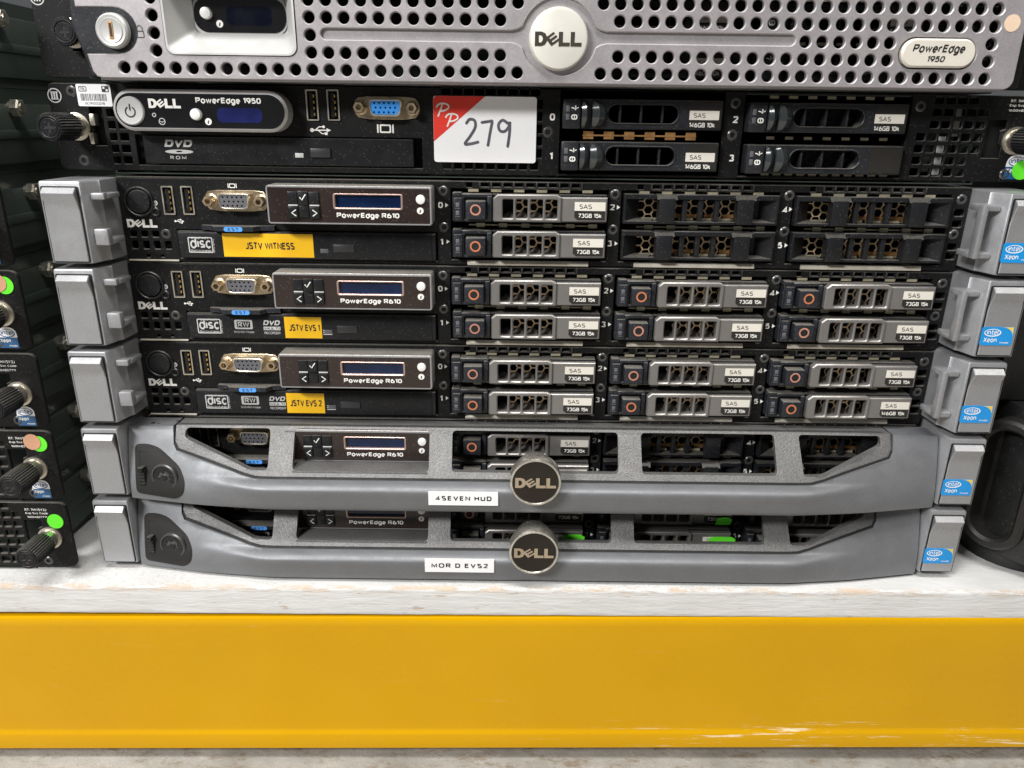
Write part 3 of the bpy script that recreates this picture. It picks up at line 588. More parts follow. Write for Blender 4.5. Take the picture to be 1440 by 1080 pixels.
def optical_drive(parent, logos):
    o = mk('optical_drive', lambda: [P(rr(-188.4, 2.3, -55.4, 16.2, .5, 2), [], -2.0, 10, .35), B(-188, -57.5, -2.5, -1.8, 2.6, 15.6, .3)], 'satin_black', parent, 'odd')
    mk('button_groove', lambda: [P(rr(-108.9, 5.7, -96.7, 11.0, .4, 1), [], -2.54, -2.4)], 'void_black', o, 'oddg')
    mk('eject_button', lambda: [B(-108.3, -97.3, -3.2, -2.3, 6.3, 10.4, .5)], 'button_grey', o, 'oddb')
    mk('indicator_window', lambda: [B(-115.2, -111.0, -2.75, -2.4, 5.8, 8.0, .15)], 'vga_grey', o, 'oddl')
    mk('eject_hole', lambda: [P(circ(-91.3, 6.6, .55, 12), [], -2.53, -2.4)], 'void_black', o, 'oddh')
    y = -2.54
    def disc(): return [P(rr(-183.2, 5.2, -170.6, 13.2, .6), [rr(-182.7, 5.7, -171.1, 12.7, .4)], y, -2.4), TX('disc', -182.2, 7.2, -171.6, 12.2, y, .02), TX('COMPACT', -181.4, 12.3, -172.4, 13.4, y-.01, .02), TX('ReWritable', -182.2, 5.5, -171.6, 6.8, y-.01, .0), TX('Ultra Speed', -173.6, 8.4, -166.6, 9.3, y, .0, rot=PI/2)]
    mk('lettering', disc, 'print_grey', o, 'odd_disc')
    if logos:
        mk('lettering', lambda: [P(rr(-163.2, 7.8, -153.6, 12.9, .7), [rr(-162.0, 8.6, -154.8, 12.1, .5)], y, -2.4), TX('RW', -161.4, 8.8, -155.4, 11.9, y-.02, .03), TX('DVD+ReWritable', -163.8, 5.6, -153.0, 6.8, y, .0)], 'print_grey', o, 'odd_rw')
        mk('lettering', lambda: [TX('DVD', -147.9, 9.9, -138.8, 12.8, y, .04, .25), P(rect(-147.8, 7.4, -138.8, 9.3), [], y, -2.4), TX('RECORDER', -147.6, 5.2, -139.0, 6.5, y, .01)], 'print_grey', o, 'odd_logos')
        mk('lettering', lambda: [TX('MULTI', -147.2, 7.7, -139.4, 9.0, y-.04, .01)], 'satin_black', o, 'odd_multi')
        mk('lettering', lambda: [P(rect(-116.0, z_, -111.2, z_+.5), [], y, -2.4) for z_ in (5.2, 6.3, 7.4)], 'print_grey', o, 'odd_stripes')
    return o
def display_module(parent):
    o = mk('display_module', lambda: [P(rr(-137.4, 21.9, -55.8, 40.6, 1.3), [rr(-103.9, 29.9, -70.7, 36.7, .8)], -13.2, 0, 1.0)], 'module_grey', parent, 'lcdm')
    mk('front_rim', lambda: [P(rr(-137.1, 22.2, -56.1, 40.3, 1.2), [rr(-136.4, 22.8, -56.8, 39.7, .6)], -13.5, -12.6)], 'rim_silver', o, 'lcdrim')
    mk('face', lambda: [P(rr(-136.4, 22.8, -56.8, 39.7, .5, 2), [rr(-104.5, 29.3, -70.1, 37.2, 1.0)], -13.4, -12.0)], 'brown_gloss', o, 'lcdf')
    y = -13.42
    mk('screen_rim', lambda: [P(rr(-104.6, 29.2, -70.0, 37.2, 1.2), [rr(-103.5, 30.2, -71.1, 36.4, .7)], -13.6, -11.0, .35)], 'pink_metal', o, 'lcdr')
    mk('screen', lambda: [P(rr(-104.2, 29.6, -70.4, 37.0, .7), [], -11.6, -11.2)], 'lcd_blue', o, 'lcds')
    k1, k2, k3 = -126.6, -121.4, -116.1
    for key, a, z0, z1, d in (('k1', k1, 31.9, 37.7, 0), ('k2', k2, 31.3, 38.0, .5), ('k3', k3, 31.9, 37.7, .2), ('k4', k1, 24.8, 30.6, .5), ('k5', k2, 25.2, 31.1, 0), ('k6', k3, 24.8, 30.6, .5)):
        mk('key', lambda: [B(a, a+4.9, -14.2-d, -13.2, z0, z1, .25)], 'satin_black', o, 'lcd_'+key)
    mk('key_highlight', lambda: [B(k1+.2, k1+4.8, -14.35, -13.4, 30.9, 31.5, .1), B(k3+.2, k3+4.9, -14.35, -13.4, 30.9, 31.5, .1)], 'print_grey', o, 'lcd_edge')  # pale strips painting the highlight below the upper keys
    mk('key_symbol', lambda: [ribbon([(-120.3, 35.0), (-119.4, 33.8), (-117.6, 36.4)], .5, -14.76, 1), ribbon([(-122.9, 29.0), (-124.9, 27.6), (-122.9, 26.2)], .5, -14.76, 1), ribbon([(-114.4, 29.0), (-112.4, 27.6), (-114.4, 26.2)], .5, -14.76, 1)], 'print_white', o, 'lcd_sym')
    mk('id_button', lambda: [LA(-61.3, 34.6, [(1.2, -14.5), (2.1, -14.3), (2.4, -13.3)], 20)], 'white_plastic', o, 'lcdw')
    info_icon(o, -61.6, 29.2, 1.65, y)
    mk('lettering', lambda: [TX('PowerEdge R610', -103.0, 24.6, -72.0, 27.9, y-.02, .036)], 'print_white', o, 'lcdt')
    return o
def numbers(parent):
    for n, x, z in ((0, -54.0, 29.2), (1, -53.6, 10.7), (2, 33.7, 29.2), (3, 33.6, 10.8), (4, 121.7, 29.3), (5, 121.9, 11.0)):
        mk('bay_number', lambda: [TX(str(n), x+(.5 if n == 1 else 0), z, None, z+3.0, -.06, .035), P([(x+3.6, z+.4), (x+5.2, z+1.5), (x+3.6, z+2.6)], [], -.06, .02)], 'print_white', parent, 'number%d' % n)
def info_tag(parent):
    o = mk('information_tag', lambda: [PZ([(-175.3, -.2), (-175.3, -2.6), (-170, -3.4), (-167.5, -7.0), (-147.5, -7.0), (-145, -3.4), (-138, -2.6), (-138, -.2)], 17.0, 19.3)], 'carrier_black', parent, 'est')
    mk('sticker', lambda: [P(rr(-162.2, 16.9, -152.8, 19.2, 1.0), [], -7.25, -6.9)], 'est_blue', o, 'estb')
    mk('lettering', lambda: [TX('EST', -160.2, 17.3, -154.8, 18.8, -7.3, .02, 0, 1.2)], 'print_black', o, 'estt')
def grey_server(k, label, drives, logos=True, ears_open=True):
    root = thing('rack_server', label, 'server', (OFF[k], 0, k*H+DZ[k]), 'servers in the middle stack')
    mk('chassis', chassis_a, 'zinc', root, 'ch_a')
    mk('front_panel', front_panel_a, 'black_panel', root, 'fp_a')
    mk('inner_bulkhead', lambda: [B(-215.5, 215.5, 62, 63, 1, 42), B(-215.5, -48, 12, 13, 1, 42)], 'void_black', root, 'bulk')
    for x in [v-1.1 for v in BAYS]+[v+79.9 for v in BAYS]: mk('bay_wall', lambda: [B(-.3, .3, 1.7, 60, 1, 42)], 'void_black', root, 'bayw', (x, 0, 0))
    for x in BAYS:
        mk('contact_strip', lambda: [B(8+11.6*i, 13.2+11.6*i, .3, .9, 37.5, 38.9) for i in range(6)]+[B(12+11.6*i, 16.4+11.6*i, 2.2, 2.8, 19.6, 21.6) for i in range(6)]+[B(8, 72, 3.4, 4, 38.6, 39.2), B(8, 74, 3.4, 4, 20.2, 20.9)], 'pale_zinc', root, 'cstrip', (x, 0, 0))
        mk('bottom_lip', lambda: [PX([(-.7, .25), (-.9, 1.2), (0, 2.6), (1.4, 2.8), (1.4, .25)], 7.4, 70.5)], 'lip_cream', root, 'blip', (x, 0, 0))
        mk('top_strip', lambda: [B(13.6+5.75*i, 14.4+5.75*i, -.6, .2, 39.6, 42.2, .2) for i in range(10)]+[B(13.6, 66, -.35, .1, 39.3, 39.9)], 'dusty_lit_black', root, 'tstrip', (x, 0, 0))
    mk('bottom_lip', lambda: [PX([(-.6, .25), (-.7, .9), (1.4, 1.2), (1.4, .25)], -216, -190)], 'lip_cream', root, 'blip2')
    for s_ in (-1, 1):
        e = mk('ear', lambda: ear_shape(s_, not ears_open), 'ear_paint', root, 'ear%d%d' % (s_, ears_open), (0, 0, EDZ[k]))
        mk('panel_gap', lambda: gap_shape(s_), 'void_black', e, 'lgap%d' % s_)
        mk('latch_panel', lambda: latch_shape(s_), 'ear_paint', e, 'latch%d' % s_)
        if ears_open: mk('hook', lambda: hooks(s_), 'ear_paint', e, 'hook%d' % s_)
        if s_ > 0: processor_sticker(e, 222.4, 10.3, -25.6, 16.2)
    p = mk('power_button', lambda: [LA(-206.5, 30.4, [(4.6, -1.1), (5.6, -1.0), (6.0, -.4), (6.1, .2)], 28), P(circ(-206.5, 30.4, 7.6, 32), [circ(-206.5, 30.4, 6.5, 32)], -1.0, .2, .3)], 'satin_black', root, 'pwr')
    mk('indicator_ring', lambda: [P(circ(-198.8, 25.2, 2.3, 20), [circ(-198.8, 25.2, 1.3, 16)], -.7, .2, .25)], 'satin_black', root, 'indr')
    mk('lettering', lambda: LOGO(-214.4, 17.4, -199.0, 21.6, -.1, .05), 'print_white', root, 'dlogo')
    mk('lettering', lambda: [P(circ(-198.4, 29.8, 1.2, 14), [circ(-198.4, 29.8, .85, 14)], -.06, .02), ribbon([(-199.0, 28.2), (-197.6, 26.9)], .3, -.06, 1), TX('o', -199.0, 29.3, -197.8, 30.4, -.06, .02)], 'print_grey', root, 'symb')
    display_icon(root, -160.4, 37.8, -155.9, 40.0)
    usb_icon(root, -189.6, 19.7, -184.8, 22.0, .3)
    usb(root, -194.3, 24.1); usb(root, -184.4, 24.2)
    vga(root, -156.6, 31.6, 'vga_grey')
    optical_drive(root, logos); display_module(root); numbers(root); info_tag(root)
    screws(root, [(-51.3, 37.6), (-51.2, 19.4), (36.1, 37.0), (36.0, 19.3), (124.7, 37.5), (124.5, 19.4), (212.5, 36.8), (212.1, 19.1), (-195.2, 14.2)])
    out = []
    for i, d in enumerate(drives):
        x = BAYS[i//2]; z = 22.9 if i % 2 == 0 else 4.6
        if d == 'blank': out.append(carrier_blank(root, x+.2+random.uniform(-.2, .2), z+random.uniform(-.1, .1)))
        else: out.append(carrier_grey(root, x+random.uniform(-.25, .25), z+random.uniform(-.12, .12), d, ('salmon_print', 'orange_print')[(k+i) % 2]))
    return root, out
def yellow_label(root, x0, x1, z0, z1, s_, tx0, tx1):
    o = mk('sticker', [P(rect(x0, z0, x1, z1), [], -2.68, -2.5)], 'paper_yellow', root, label='yellow printed tape label')
    mk('lettering', [TX(s_, tx0, z0+3.6, tx1, z0+7.8, -2.74, .036)], 'print_black', o)
D73 = '73GB 15k'
s4, _ = grey_server(4, 'open-front grey-eared server with a wide yellow label reading JSTV WITNESS', [D73, D73, 'blank', 'blank', 'blank', 'blank'], logos=False)
yellow_label(s4, -165.2, -118.6, 3.4, 15.4, 'JSTV WITNESS', -153.6, -128.4)
s3, _ = grey_server(3, 'grey-eared server with six drives sandwiched below the one with empty drive bays', [D73]*6)
yellow_label(s3, -136.4, -116.6, 3.2, 14.9, 'JSTV EVS 1', -134.0, -117.6)
s2, _ = grey_server(2, 'grey-eared server with six drives resting directly on the upper curved bezel', [D73]*5+['146GB 15k'])
yellow_label(s2, -138.2, -117.2, 3.2, 14.9, 'JSTV EVS 2', -136.2, -118.8)
s1, _ = grey_server(1, 'server behind a curved grey bezel with a white label reading 4SEVEN HUD', [D73, D73, 'blank', 'blank', 'blank', 'blank'], ears_open=False)
s0, d0 = grey_server(0, 'lowest server of the stack, curved grey bezel labelled MOR D EVS2', [D73]*6, ears_open=False)
for i, (x0, z0, x1, z1) in ((3, (19.6, 11.0, 33.0, 16.8)), (5, (104.8, 11.0, 121.4, 16.4)), (4, (108.2, 24.6, 118.0, 29.4))):
    o = mk('sticker', [P([(x0, z0), (x1-1, z0-.1), (x1, z1-1.6), (x1-2.5, z1), (x0+5, z1+.1), (x0+1.2, z1-.7)], [], -8.0, -7.85)], 'sticker_green', s0, label='torn bright green sticker')

# ------------------------------------------------------------------ curved bezels on the two lowest servers
def smooth(t): t = max(0, min(1, t)); return t*t*(3-2*t)
SZ = [(3, .10), (4, .06), (6, .04), (13, .004), (15, 0), (16.2, .02), (17.2, .065), (18.1, .14), (19, .25), (42.4, 1.02)]
def bez_y(x, z):
    a = abs(x)
    yb = -36.5 if a < 138 else (-36.5+13.5*((a-145)/75) if a > 155 else None)
    if yb is None:
        t = (a-138)/17; yb = -36.5+13.5*(10/75)*t*t
    yt = -12.5-1.9*smooth((a-186)/34)
    for (z0, s0_), (z1, s1_) in zip(SZ, SZ[1:]):
        if z <= z1 or z1 == SZ[-1][0]:
            t = (z-z0)/(z1-z0); f = smooth((a-146)/40); sl = max(0.0, (z-8)/34.4)**1.35
            return yb+(yt-yb)*((s0_+(s1_-s0_)*t)*(1-f)+sl*f)
def smooth_profile(z):
    return z
def mapped(outline, holes, off, thick, zs, xs, bev=0.5):
    bm = bmesh.new()
    loops = [outline]+list(holes)
    loops = [list(l) if area(l) > 0 else list(l)[::-1] for l in loops]
    tri = tessellate_polygon([[Vector((x, z, 0)) for x, z in l] for l in loops])
    vs = [bm.verts.new((x, 0, z)) for l in loops for x, z in l]
    for t in tri:
        try: bm.faces.new([vs[i] for i in t])
        except Exception: pass
    for z in zs: bmesh.ops.bisect_plane(bm, geom=bm.verts[:]+bm.edges[:]+bm.faces[:], plane_co=(0, 0, z), plane_no=(0, 0, 1), dist=1e-4)
    for x in xs: bmesh.ops.bisect_plane(bm, geom=bm.verts[:]+bm.edges[:]+bm.faces[:], plane_co=(x, 0, 0), plane_no=(1, 0, 0), dist=1e-4)
    bmesh.ops.remove_doubles(bm, verts=bm.verts[:], dist=1e-3)
    bmesh.ops.recalc_face_normals(bm, faces=bm.faces[:])
    for f in bm.faces:
        if f.normal.y > 0: f.normal_flip()
    back = bmesh.ops.extrude_face_region(bm, geom=bm.faces[:], use_keep_orig=True)
    bv = [e for e in back['geom'] if isinstance(e, bmesh.types.BMVert)]
    bset = set(v.index for v in bv)
    bvs = set(bv)
    # rim edges of the front face
    rim = []
    for e in bm.edges:
        if e.verts[0] not in bvs and e.verts[1] not in bvs:
            fs = e.link_faces
            if len(fs) == 2 and any(any(v in bvs for v in f.verts) for f in fs) and any(all(v not in bvs for v in f.verts) for f in fs): rim.append(e)
    for v in bm.verts:
        y = bez_y(v.co.x, v.co.z)+off
        v.co.y = y+(thick if v in bvs else 0)
    if bev:
        try: bmesh.ops.bevel(bm, geom=rim, offset=bev, segments=2, affect='EDGES', profile=.6, clamp_overlap=True)
        except Exception: pass
    bm.verts.index_update()
    r = ([tuple(v.co) for v in bm.verts], [tuple(v.index for v in f.verts) for f in bm.faces]); bm.free(); return r
def rpoly(p, r, n=3):          # round the corners of a polygon
    o = []; m_ = len(p)
    for i in range(m_):
        a, b_, c = p[i-1], p[i], p[(i+1) % m_]
        d1 = math.hypot(a[0]-b_[0], a[1]-b_[1]); d2 = math.hypot(c[0]-b_[0], c[1]-b_[1]); u = min(r, d1*.45, d2*.45)
        s_ = (b_[0]+(a[0]-b_[0])*u/d1, b_[1]+(a[1]-b_[1])*u/d1); e = (b_[0]+(c[0]-b_[0])*u/d2, b_[1]+(c[1]-b_[1])*u/d2)
        for j in range(n+1):
            t = j/n; o.append(tuple((1-t)**2*s_[k_]+2*t*(1-t)*b_[k_]+t*t*e[k_] for k_ in (0, 1)))
    return o
ZS = [3.6, 4.4, 5.4, 7, 9, 11, 12, 12.8, 13.6, 14.4, 15.2, 16, 16.8, 17.6, 18.4, 19.2, 20.2, 21.5, 23, 25.5, 28, 31, 34, 37, 40]
XS = [s_*v for v in (60, 120, 136, 139, 142, 145, 148, 151, 154, 157, 162, 170, 180, 186, 192, 198, 204, 210, 216) for s_ in (-1, 1)]+[0]
GROOVE = [(-196.5, 44), (-196.2, 33.5), (-194.4, 30.2), (-157, 20.2), (-150, 19.0), (150, 19.0), (157, 20.2), (194.4, 30.2), (196.2, 33.5), (196.5, 44)]
def bez_body():
    out = [(-220.9, 3), (220.9, 3), (220.9, 42.2), (197.2, 42.2)]+GROOVE[1:-1][::-1]+[(-197.2, 42.2), (-220.9, 42.2)]
    front = mapped(out, [], 0, 2.6, ZS, XS, .5)
    sh = [front]
    # sides, bottom and the top corners behind the front skin
    for s_ in (-1, 1):
        pr = [(bez_y(219, z)+1.2, z) for z in (3.4, 6, 12, 16, 20, 30, 41.8)]+[(-1, 41.8), (-1, 3.4)]
        sh.append(PX(pr, s_*220.6, s_*219.0) if s_ > 0 else PX(pr, -220.6, -219.0))
        tp = [(s_*197.2, -12.0), (s_*203, -11.7), (s_*212, -12.4), (s_*219.9, -13.2), (s_*219.9, -1), (s_*197.2, -1)]
        sh.append(PZ(tp, 41.2, 42.0))
    bp = [(x, bez_y(x, 4)+1.0) for x in (-219, -200, -180, -160, -150, -142, -130, 0, 130, 142, 150, 160, 180, 200, 219)]
    sh.append(PZ(bp+[(219, -1), (-219, -1)], 3.3, 4.1))
    return sh
OPEN = [[(-190.4, 41.0), (-191.0, 36.2), (-153.6, 22.4), (-143.4, 22.4), (-144.2, 41.0)], [(-131, 41.0), (-130.2, 22.6), (-56.6, 22.6), (-57, 41.0)], [(-44.6, 41.0), (-44.2, 22.8), (45.8, 22.8), (46.3, 41.0)],
        [(58.8, 41.0), (58.6, 22.8), (131.6, 22.8), (132, 41.0)], [(145.4, 41.0), (146, 22.4), (157.4, 22.4), (190.4, 36.0), (190.2, 41.0)]]
def bez_grille():
    gi = [(-195.9, 42.1)]+[(x*0.9975, z+.8) for x, z in GROOVE[1:-1]]+[(195.9, 42.1)]
    ops = [rpoly(o, 2.2, 3) for o in OPEN]
    return [mapped(gi, ops, 1.0, 3.2, ZS, XS, .6), B(-130.4, -56.8, -27.4, -14.2, 20.6, 22.7, .8), B(-195.8, 195.8, -10.8, -1.0, 41.2, 42.1, .3)]
def bezel(root, text, lx0, lx1, lz0, lz1, bx, bz, tilt=0.0):
    bz_ = mk('bezel', bez_body, 'bezel_paint', root, 'bezb')
    mk('grille_frame', bez_grille, 'grille_paint', bz_, 'bezg')
    mk('groove_shade', lambda: [mapped(GROOVE[1:-1]+[(x*0.997, z+1.0) for x, z in GROOVE[1:-1]][::-1], [], .7, .3, ZS, XS, 0)], 'void_black', bz_, 'bezgr')  # dark strip painting the shade in the groove, where light leaked in
    bd_ = mk('badge', lambda: [LA(0, 0, [(11.9, -42.1), (12.2, -42.6), (13.0, -42.5), (13.4, -41.8), (13.4, -35), (9.5, -24)], 48)], 'badge_rim', bz_, 'bezbadge', (bx, 0, bz))
    mk('badge_face', lambda: [P(circ(0, 0, 12.15, 48), [], -42.15, -41.5)], 'badge_black', bz_, 'bezface', (bx, 0, bz))
    mk('badge_lettering', lambda: LOGO(-10.6, -2.9, 10.6, 2.9, -42.6, -42.1), 'brass_chrome', bz_, 'bezlet', (bx, 0, bz))
    st = mk('sticker', [P(rect(lx0, lz0, lx1, lz1), [], -36.95, -36.7)], 'paper_white', bz_, label='white strip label with black capitals')
    mk('sticker_lettering', [TX(text, lx0+3.6, lz0+2.5, lx1-3.4, lz0+5.7, -37.0, .04, 0, 1.25)], 'print_black', bz_)
    LP = rpoly([(-217.2, 33.2), (-217.4, 6.6), (-194, 5.2), (-189.4, 9), (-188.8, 15.5), (-192, 22.5), (-204, 31.6), (-210, 33.4)], 2.6, 3)
    lp = mk('lock_plate', lambda: [mapped(LP, [rr(-214.6, 10.6, -210.6, 29.2, .8, 2)], -.35, 1.6, ZS[::2], XS, .3)], 'lock_paint', bz_, 'bezlock', label='dark lock plate at the end of the bezel')
    mk('slider_slot', lambda: [mapped(rr(-214.8, 10.4, -210.4, 29.4, .8, 2), [], -.2, .15, ZS[::2], XS, 0)], 'void_black', bz_, 'bezss')
    sl = mk('slider', lambda: [B(-1.7, 1.7, -1.8, 1, -4.5, 4.5, .5)]+[B(-1.5, 1.5, -2.3, -1.5, -3.8+1.9*i, -2.9+1.9*i, .2) for i in range(4)]+[B(-1.5, 1.5, -3.2, 1, 3.8, 6.4, .5)], 'satin_black', bz_, 'bezsl', (-212.6, bez_y(-212.6, 15.8)+.5, 15.8))
    sl.rotation_euler = (0, 0, math.radians(-11))
    def lock():
        teeth = []
        for i in range(48):
            t = 2*PI*i/48; q = 2.5 if i % 12 < 4 else 3.6; teeth.append((q*math.cos(t), q*math.sin(t)))
        return [P(circ(0, 0, 6.5, 40), [teeth], -.5, 1.5, .25), P(circ(0, 0, 1.9, 20), [], -.6, 1.5, .4)]
    ys = bez_y(-200.4, 16.6)
    kr = mk('lock_ring', lambda: [LA(0, 0, [(6.4, -.1), (6.7, -.9), (7.3, -.9), (7.8, -.3), (7.9, 3)], 40)], 'screw_black', bz_, 'bezkr', (-200.4, ys-.3, 16.6)); kr.rotation_euler = (math.radians(-4), 0, math.radians(-11))
    kl = mk('key_lock', lock, 'satin_black', bz_, 'bezkl', (-200.4, ys-.3, 16.6)); kl.rotation_euler = (math.radians(-4), 0, math.radians(-11))
    lw_ = mk('lock_well', lambda: [P(circ(0, 0, 4.6, 18), [], .3, .6)], 'void_black', bz_, 'bezlw', (-200.4, ys-.3, 16.6)); lw_.rotation_euler = (math.radians(-4), 0, math.radians(-11))
    mk('lock_icon', lambda: [B(-211.0, -208.8, -10.2, -7.9, 41.9, 42.06), B(-207.6, -205.8, -10.0, -9.2, 41.9, 42.06), B(-198.6, -196.6, -6.2, -4.8, 41.9, 42.06)], 'print_black', bz_, 'bezic')
bezel(s1, '4SEVEN HUD', -55.9, -18.9, 8.4, 16.6, 0.6, 25.0)
bezel(s0, 'MOR D EVS2', -57.4, -19.4, 9.6, 18.2, 2.1, 25.8)

# ------------------------------------------------------------------ black server with round control panel
def vent_grid(cols):
    o = []
    for z0, z1, xs in cols: o += [rr(x, z0, x+4.3, z1, .35, 1) for x in xs]
    return o
GRID_R = [(39.2, 42.6, [189.6, 195.3, 200.9, 206.5]), (33.6, 37.0, [189.7, 195.4, 200.9, 206.5, 212.1]), (27.9, 31.3, [189.3, 194.9, 200.5, 206.1, 211.7]), (22.0, 25.6, [183.6, 189.2, 194.8, 200.4, 206.0, 211.6]),
          (16.4, 20.0, [183.5, 189.1, 194.7, 200.3, 205.9, 211.5]), (10.8, 14.3, [183.4, 189.0, 194.6, 200.2, 205.8]), (5.2, 8.8, [183.4, 189.0, 194.6, 200.3, 206.2])]
CUT_L = [(-227, 32.6), (-224.4, 32.6), (-224.4, 27.0), (-223.2, 26.4), (-223.2, 21.5), (-226.8, 20.8), (-227, 14.6), (-218.2, 14.6), (-218.2, 32.6)][::-1]
CUT_R = [(217.6, 14.2), (226.4, 14.2), (226.4, 20), (224.6, 21), (224.6, 27), (227, 28), (227, 32.2), (217.6, 32.2)]
def black_front_panel():
    holes = [CUT_L, CUT_R, rect(-203.6, 5.6, -61.4, 19.9), rect(7.0, 4.2, 86.8, 43.0), rect(97.2, 4.0, 178.4, 42.8)]
    holes += vent_grid(GRID_R)
    holes += [rr(x, z, x+w_, z+3.6, .3, 1) for x, w_ in ((-216.0, 3.4), (-211.0, 4.2)) for z in (6.0, 11.4, 17.0, 22.6, 28.2)]
    holes += [rr(x, z, x+3.9, z+4.4, .3, 1) for i, x in enumerate([-51.0+5.45*j for j in range(9)]) for z in (5.6, 40.4 if i < 9 else 0)]
    holes += [rr(-5.2, z, -1.8, z+4.2, .3, 1) for z in (11.4, 17.2, 23.0, 28.8, 34.4)]
    for x0 in (-117.4, -107.1): holes.append(rect(x0+.5, 28.2, x0+5.4, 41.5))
    out = rr(-243.2, 2.8, 243.2, 43.4, 3.5, 4)
    return [P(out, holes, 0, 1.6, .3)]
def carrier_black_slot(parent, x, z, cap=True, n=0):
    def body():
        return [P(rr(8.9, .2, 78.0, 13.9, .5, 1), [rr(22.2, 3.0, 56.6, 11.6, 4.2, 5)], -4.0, 8, .5), B(.2, 8.8, -6.2, 8, .1, 13.8, .7), B(.5, 78, 14, 60, .5, 13.5)]+[B(a-.55, a+.55, -2.8, 4, 3, 11.6, .3) for a in (28.3, 38.6, 49.0)]
    o = mk('drive_carrier', body, 'black_plastic', parent, 'ck_body', (x, 0, z))
    mk('slot_rim', lambda: [P(rr(21.6, 2.4, 57.2, 12.2, 4.8, 6), [rr(22.4, 3.2, 56.4, 11.4, 4.0, 6)], -4.5, -3.8, .35)], 'black_plastic', o, 'ck_rim')
    def lens(a, w_):
        n_ = 10; r = []
        for i in range(n_+1):
            t = PI*i/n_; zz = 7-6.6*math.cos(t); dd = math.sin(t)
            r.append([(a, -3.8, zz), (a, -3.9-3.6*dd, zz), (a+w_*.55*dd, -4.0-4.6*dd, zz), (a+w_*dd+.05, -4.0-2.4*dd, zz), (a+w_*dd+.05, -3.8, zz)])
        return LOFT([q[::-1] for q in r])
    for a, w_ in ((9.3, 4.2), (14.4, 6.2)):
        mk('latch_lens', lambda: [lens(a, w_)], 'lens_smoke', o, 'ck_lens%.1f' % a)
    mk('hex_screen', lambda: [hexes(22, 2.4, 58, 12.4, 4.4, .5, 5, 5.6)], 'satin_black', o, 'ck_hex')
    for q in (8.0, 4.2):
        mk('status_light', lambda: [B(1.6, 3.4, -6.5, -6.0, 0, 2.8, .15)], 'vga_grey', o, 'ck_led', (0, 0, q))
    mk('drive_symbol', lambda: [ribbon([(4.4, 9.8), (5.4, 9.6), (6.2, 8.8), (6.2, 10.8), (6.4, 9.4), (7.4, 9.9)], .5, -6.26, 1), P(rr(4.2, 4.4, 7.2, 6.8, 1.0), [rr(4.75, 4.9, 6.65, 6.3, .6)], -6.26, -6.1), P(rect(5.5, 4.9, 5.9, 6.3), [], -6.26, -6.1)], 'print_white', o, 'ck_sym')
    mk('label_pad', lambda: [P(rr(61.6, 1.2, 77.2, 13.0, .4, 1), [], -4.15, -3.9)], 'label_black', o, 'ck_pad')
    if cap:
        mk('capacity_label', lambda: [P(rect(61.8, 5.0, 76.2, 9.2), [], -4.25, -4.1)], 'paper_cream', o, 'ck_lw')
        mk('lettering', lambda: [TX('SAS', 63.8, 6.0, 69.6, 8.2, -4.3, .008)], 'print_black', o, 'ck_sas')
        mk('lettering', lambda: [TX('146GB 10k', 62.0, 1.6, 74.4, 3.8, -4.22, .02)], 'print_white', o, 'ck_cap')
    return o
def black_internals(root):
    mk('chassis', lambda: [B(-217, 217, 1.7, 600, 42.2, 42.8), B(-217, 217, 1.7, 600, 1.2, 1.8), B(-217, -216, 1.7, 600, 1.8, 42.2), B(216, 217, 1.7, 600, 1.8, 42.2), B(-216, 216, 599, 600, 1.8, 42.2)], 'rail_green', root, 'ch_b')
    mk('inner_bulkhead', lambda: [B(-215.5, 5, 14, 15, 2, 42), B(180, 215.5, 40, 41, 2, 42), B(5, 180, 62, 63, 2, 42)], 'void_black', root, 'bulkb')
    for i_, (xa, xb) in enumerate(((5.6, 6.6), (87.2, 96.8), (178.8, 180))): mk('bay_wall', lambda: [B(xa, xb, 1.7, 60, 2, 42)], 'satin_black', root, 'baywb%d' % i_)
    mk('contact_strip', lambda: [B(18.4+10.1*i, 23.4+10.1*i, -1.6, -1.0, 20.8, 24.4) for i in range(6)]+[B(18, 74, -2.0, -1.4, 22.2, 22.9)], 'copper', root, 'custrip', label='row of orange copper spring fingers between the drives')
    mk('contact_strip', lambda: [B(x_+12+9.4*i, x_+16.4+9.4*i, 2.2, 2.8, 40.6, 42.0) for i in range(7) for x_ in (7, 97.4)]+[B(x_+12+6*i, x_+16+6*i, 2.2, 2.8, 4.2, 5.3) for i in range(11) for x_ in (7, 97.4)]+[B(110+9.4*i, 114+9.4*i, 2.2, 2.8, 21.6, 23) for i in range(7)], 'pale_zinc', root, 'zstripb')
    for i, (x, z) in enumerate(((7.6, 25.3), (7.4, 5.8), (97.8, 24.8), (98.6, 5.4))):
        carrier_black_slot(root, x, z, i != 3, i)
def shade_backing(root):  # added dark plates so the flange cuts read as unlit depth
    mk('shade_backing', lambda: [B(-243, -216, 5, 6, 3, 43)], 'void_black', root, 'fbl')
    mk('shade_backing', lambda: [B(216, 243, 5, 6, 3, 43)], 'void_black', root, 'fbr')
    mk('circuit_board', lambda: [B(196, 210, 14, 16, 6, 26, .5)], 'rail_green', root, 'cbd')
    mk('cable_connector', lambda: [B(199.5, 205, 9, 13, 5, 24, .6)], 'print_grey', root, 'cco')
    mk('cable_connector', lambda: [B(206.5, 209.6, 10, 13, 24, 38, .6)], 'print_grey', root, 'cc2')
BX = 4.31
b5 = thing('rack_server', 'black-fronted server with a white price sticker marked 279', 'server', (BX, 0, 5*H), 'servers in the middle stack')
mk('front_panel', black_front_panel, 'black_panel', b5, 'fp_b')
black_internals(b5); shade_backing(b5)
cp = mk('control_panel', [P(rr(-207.6, 22.0, -124.2, 40.8, 9.4, 9), [], -10.4, 0, 1.2)], 'silver_plastic', b5)
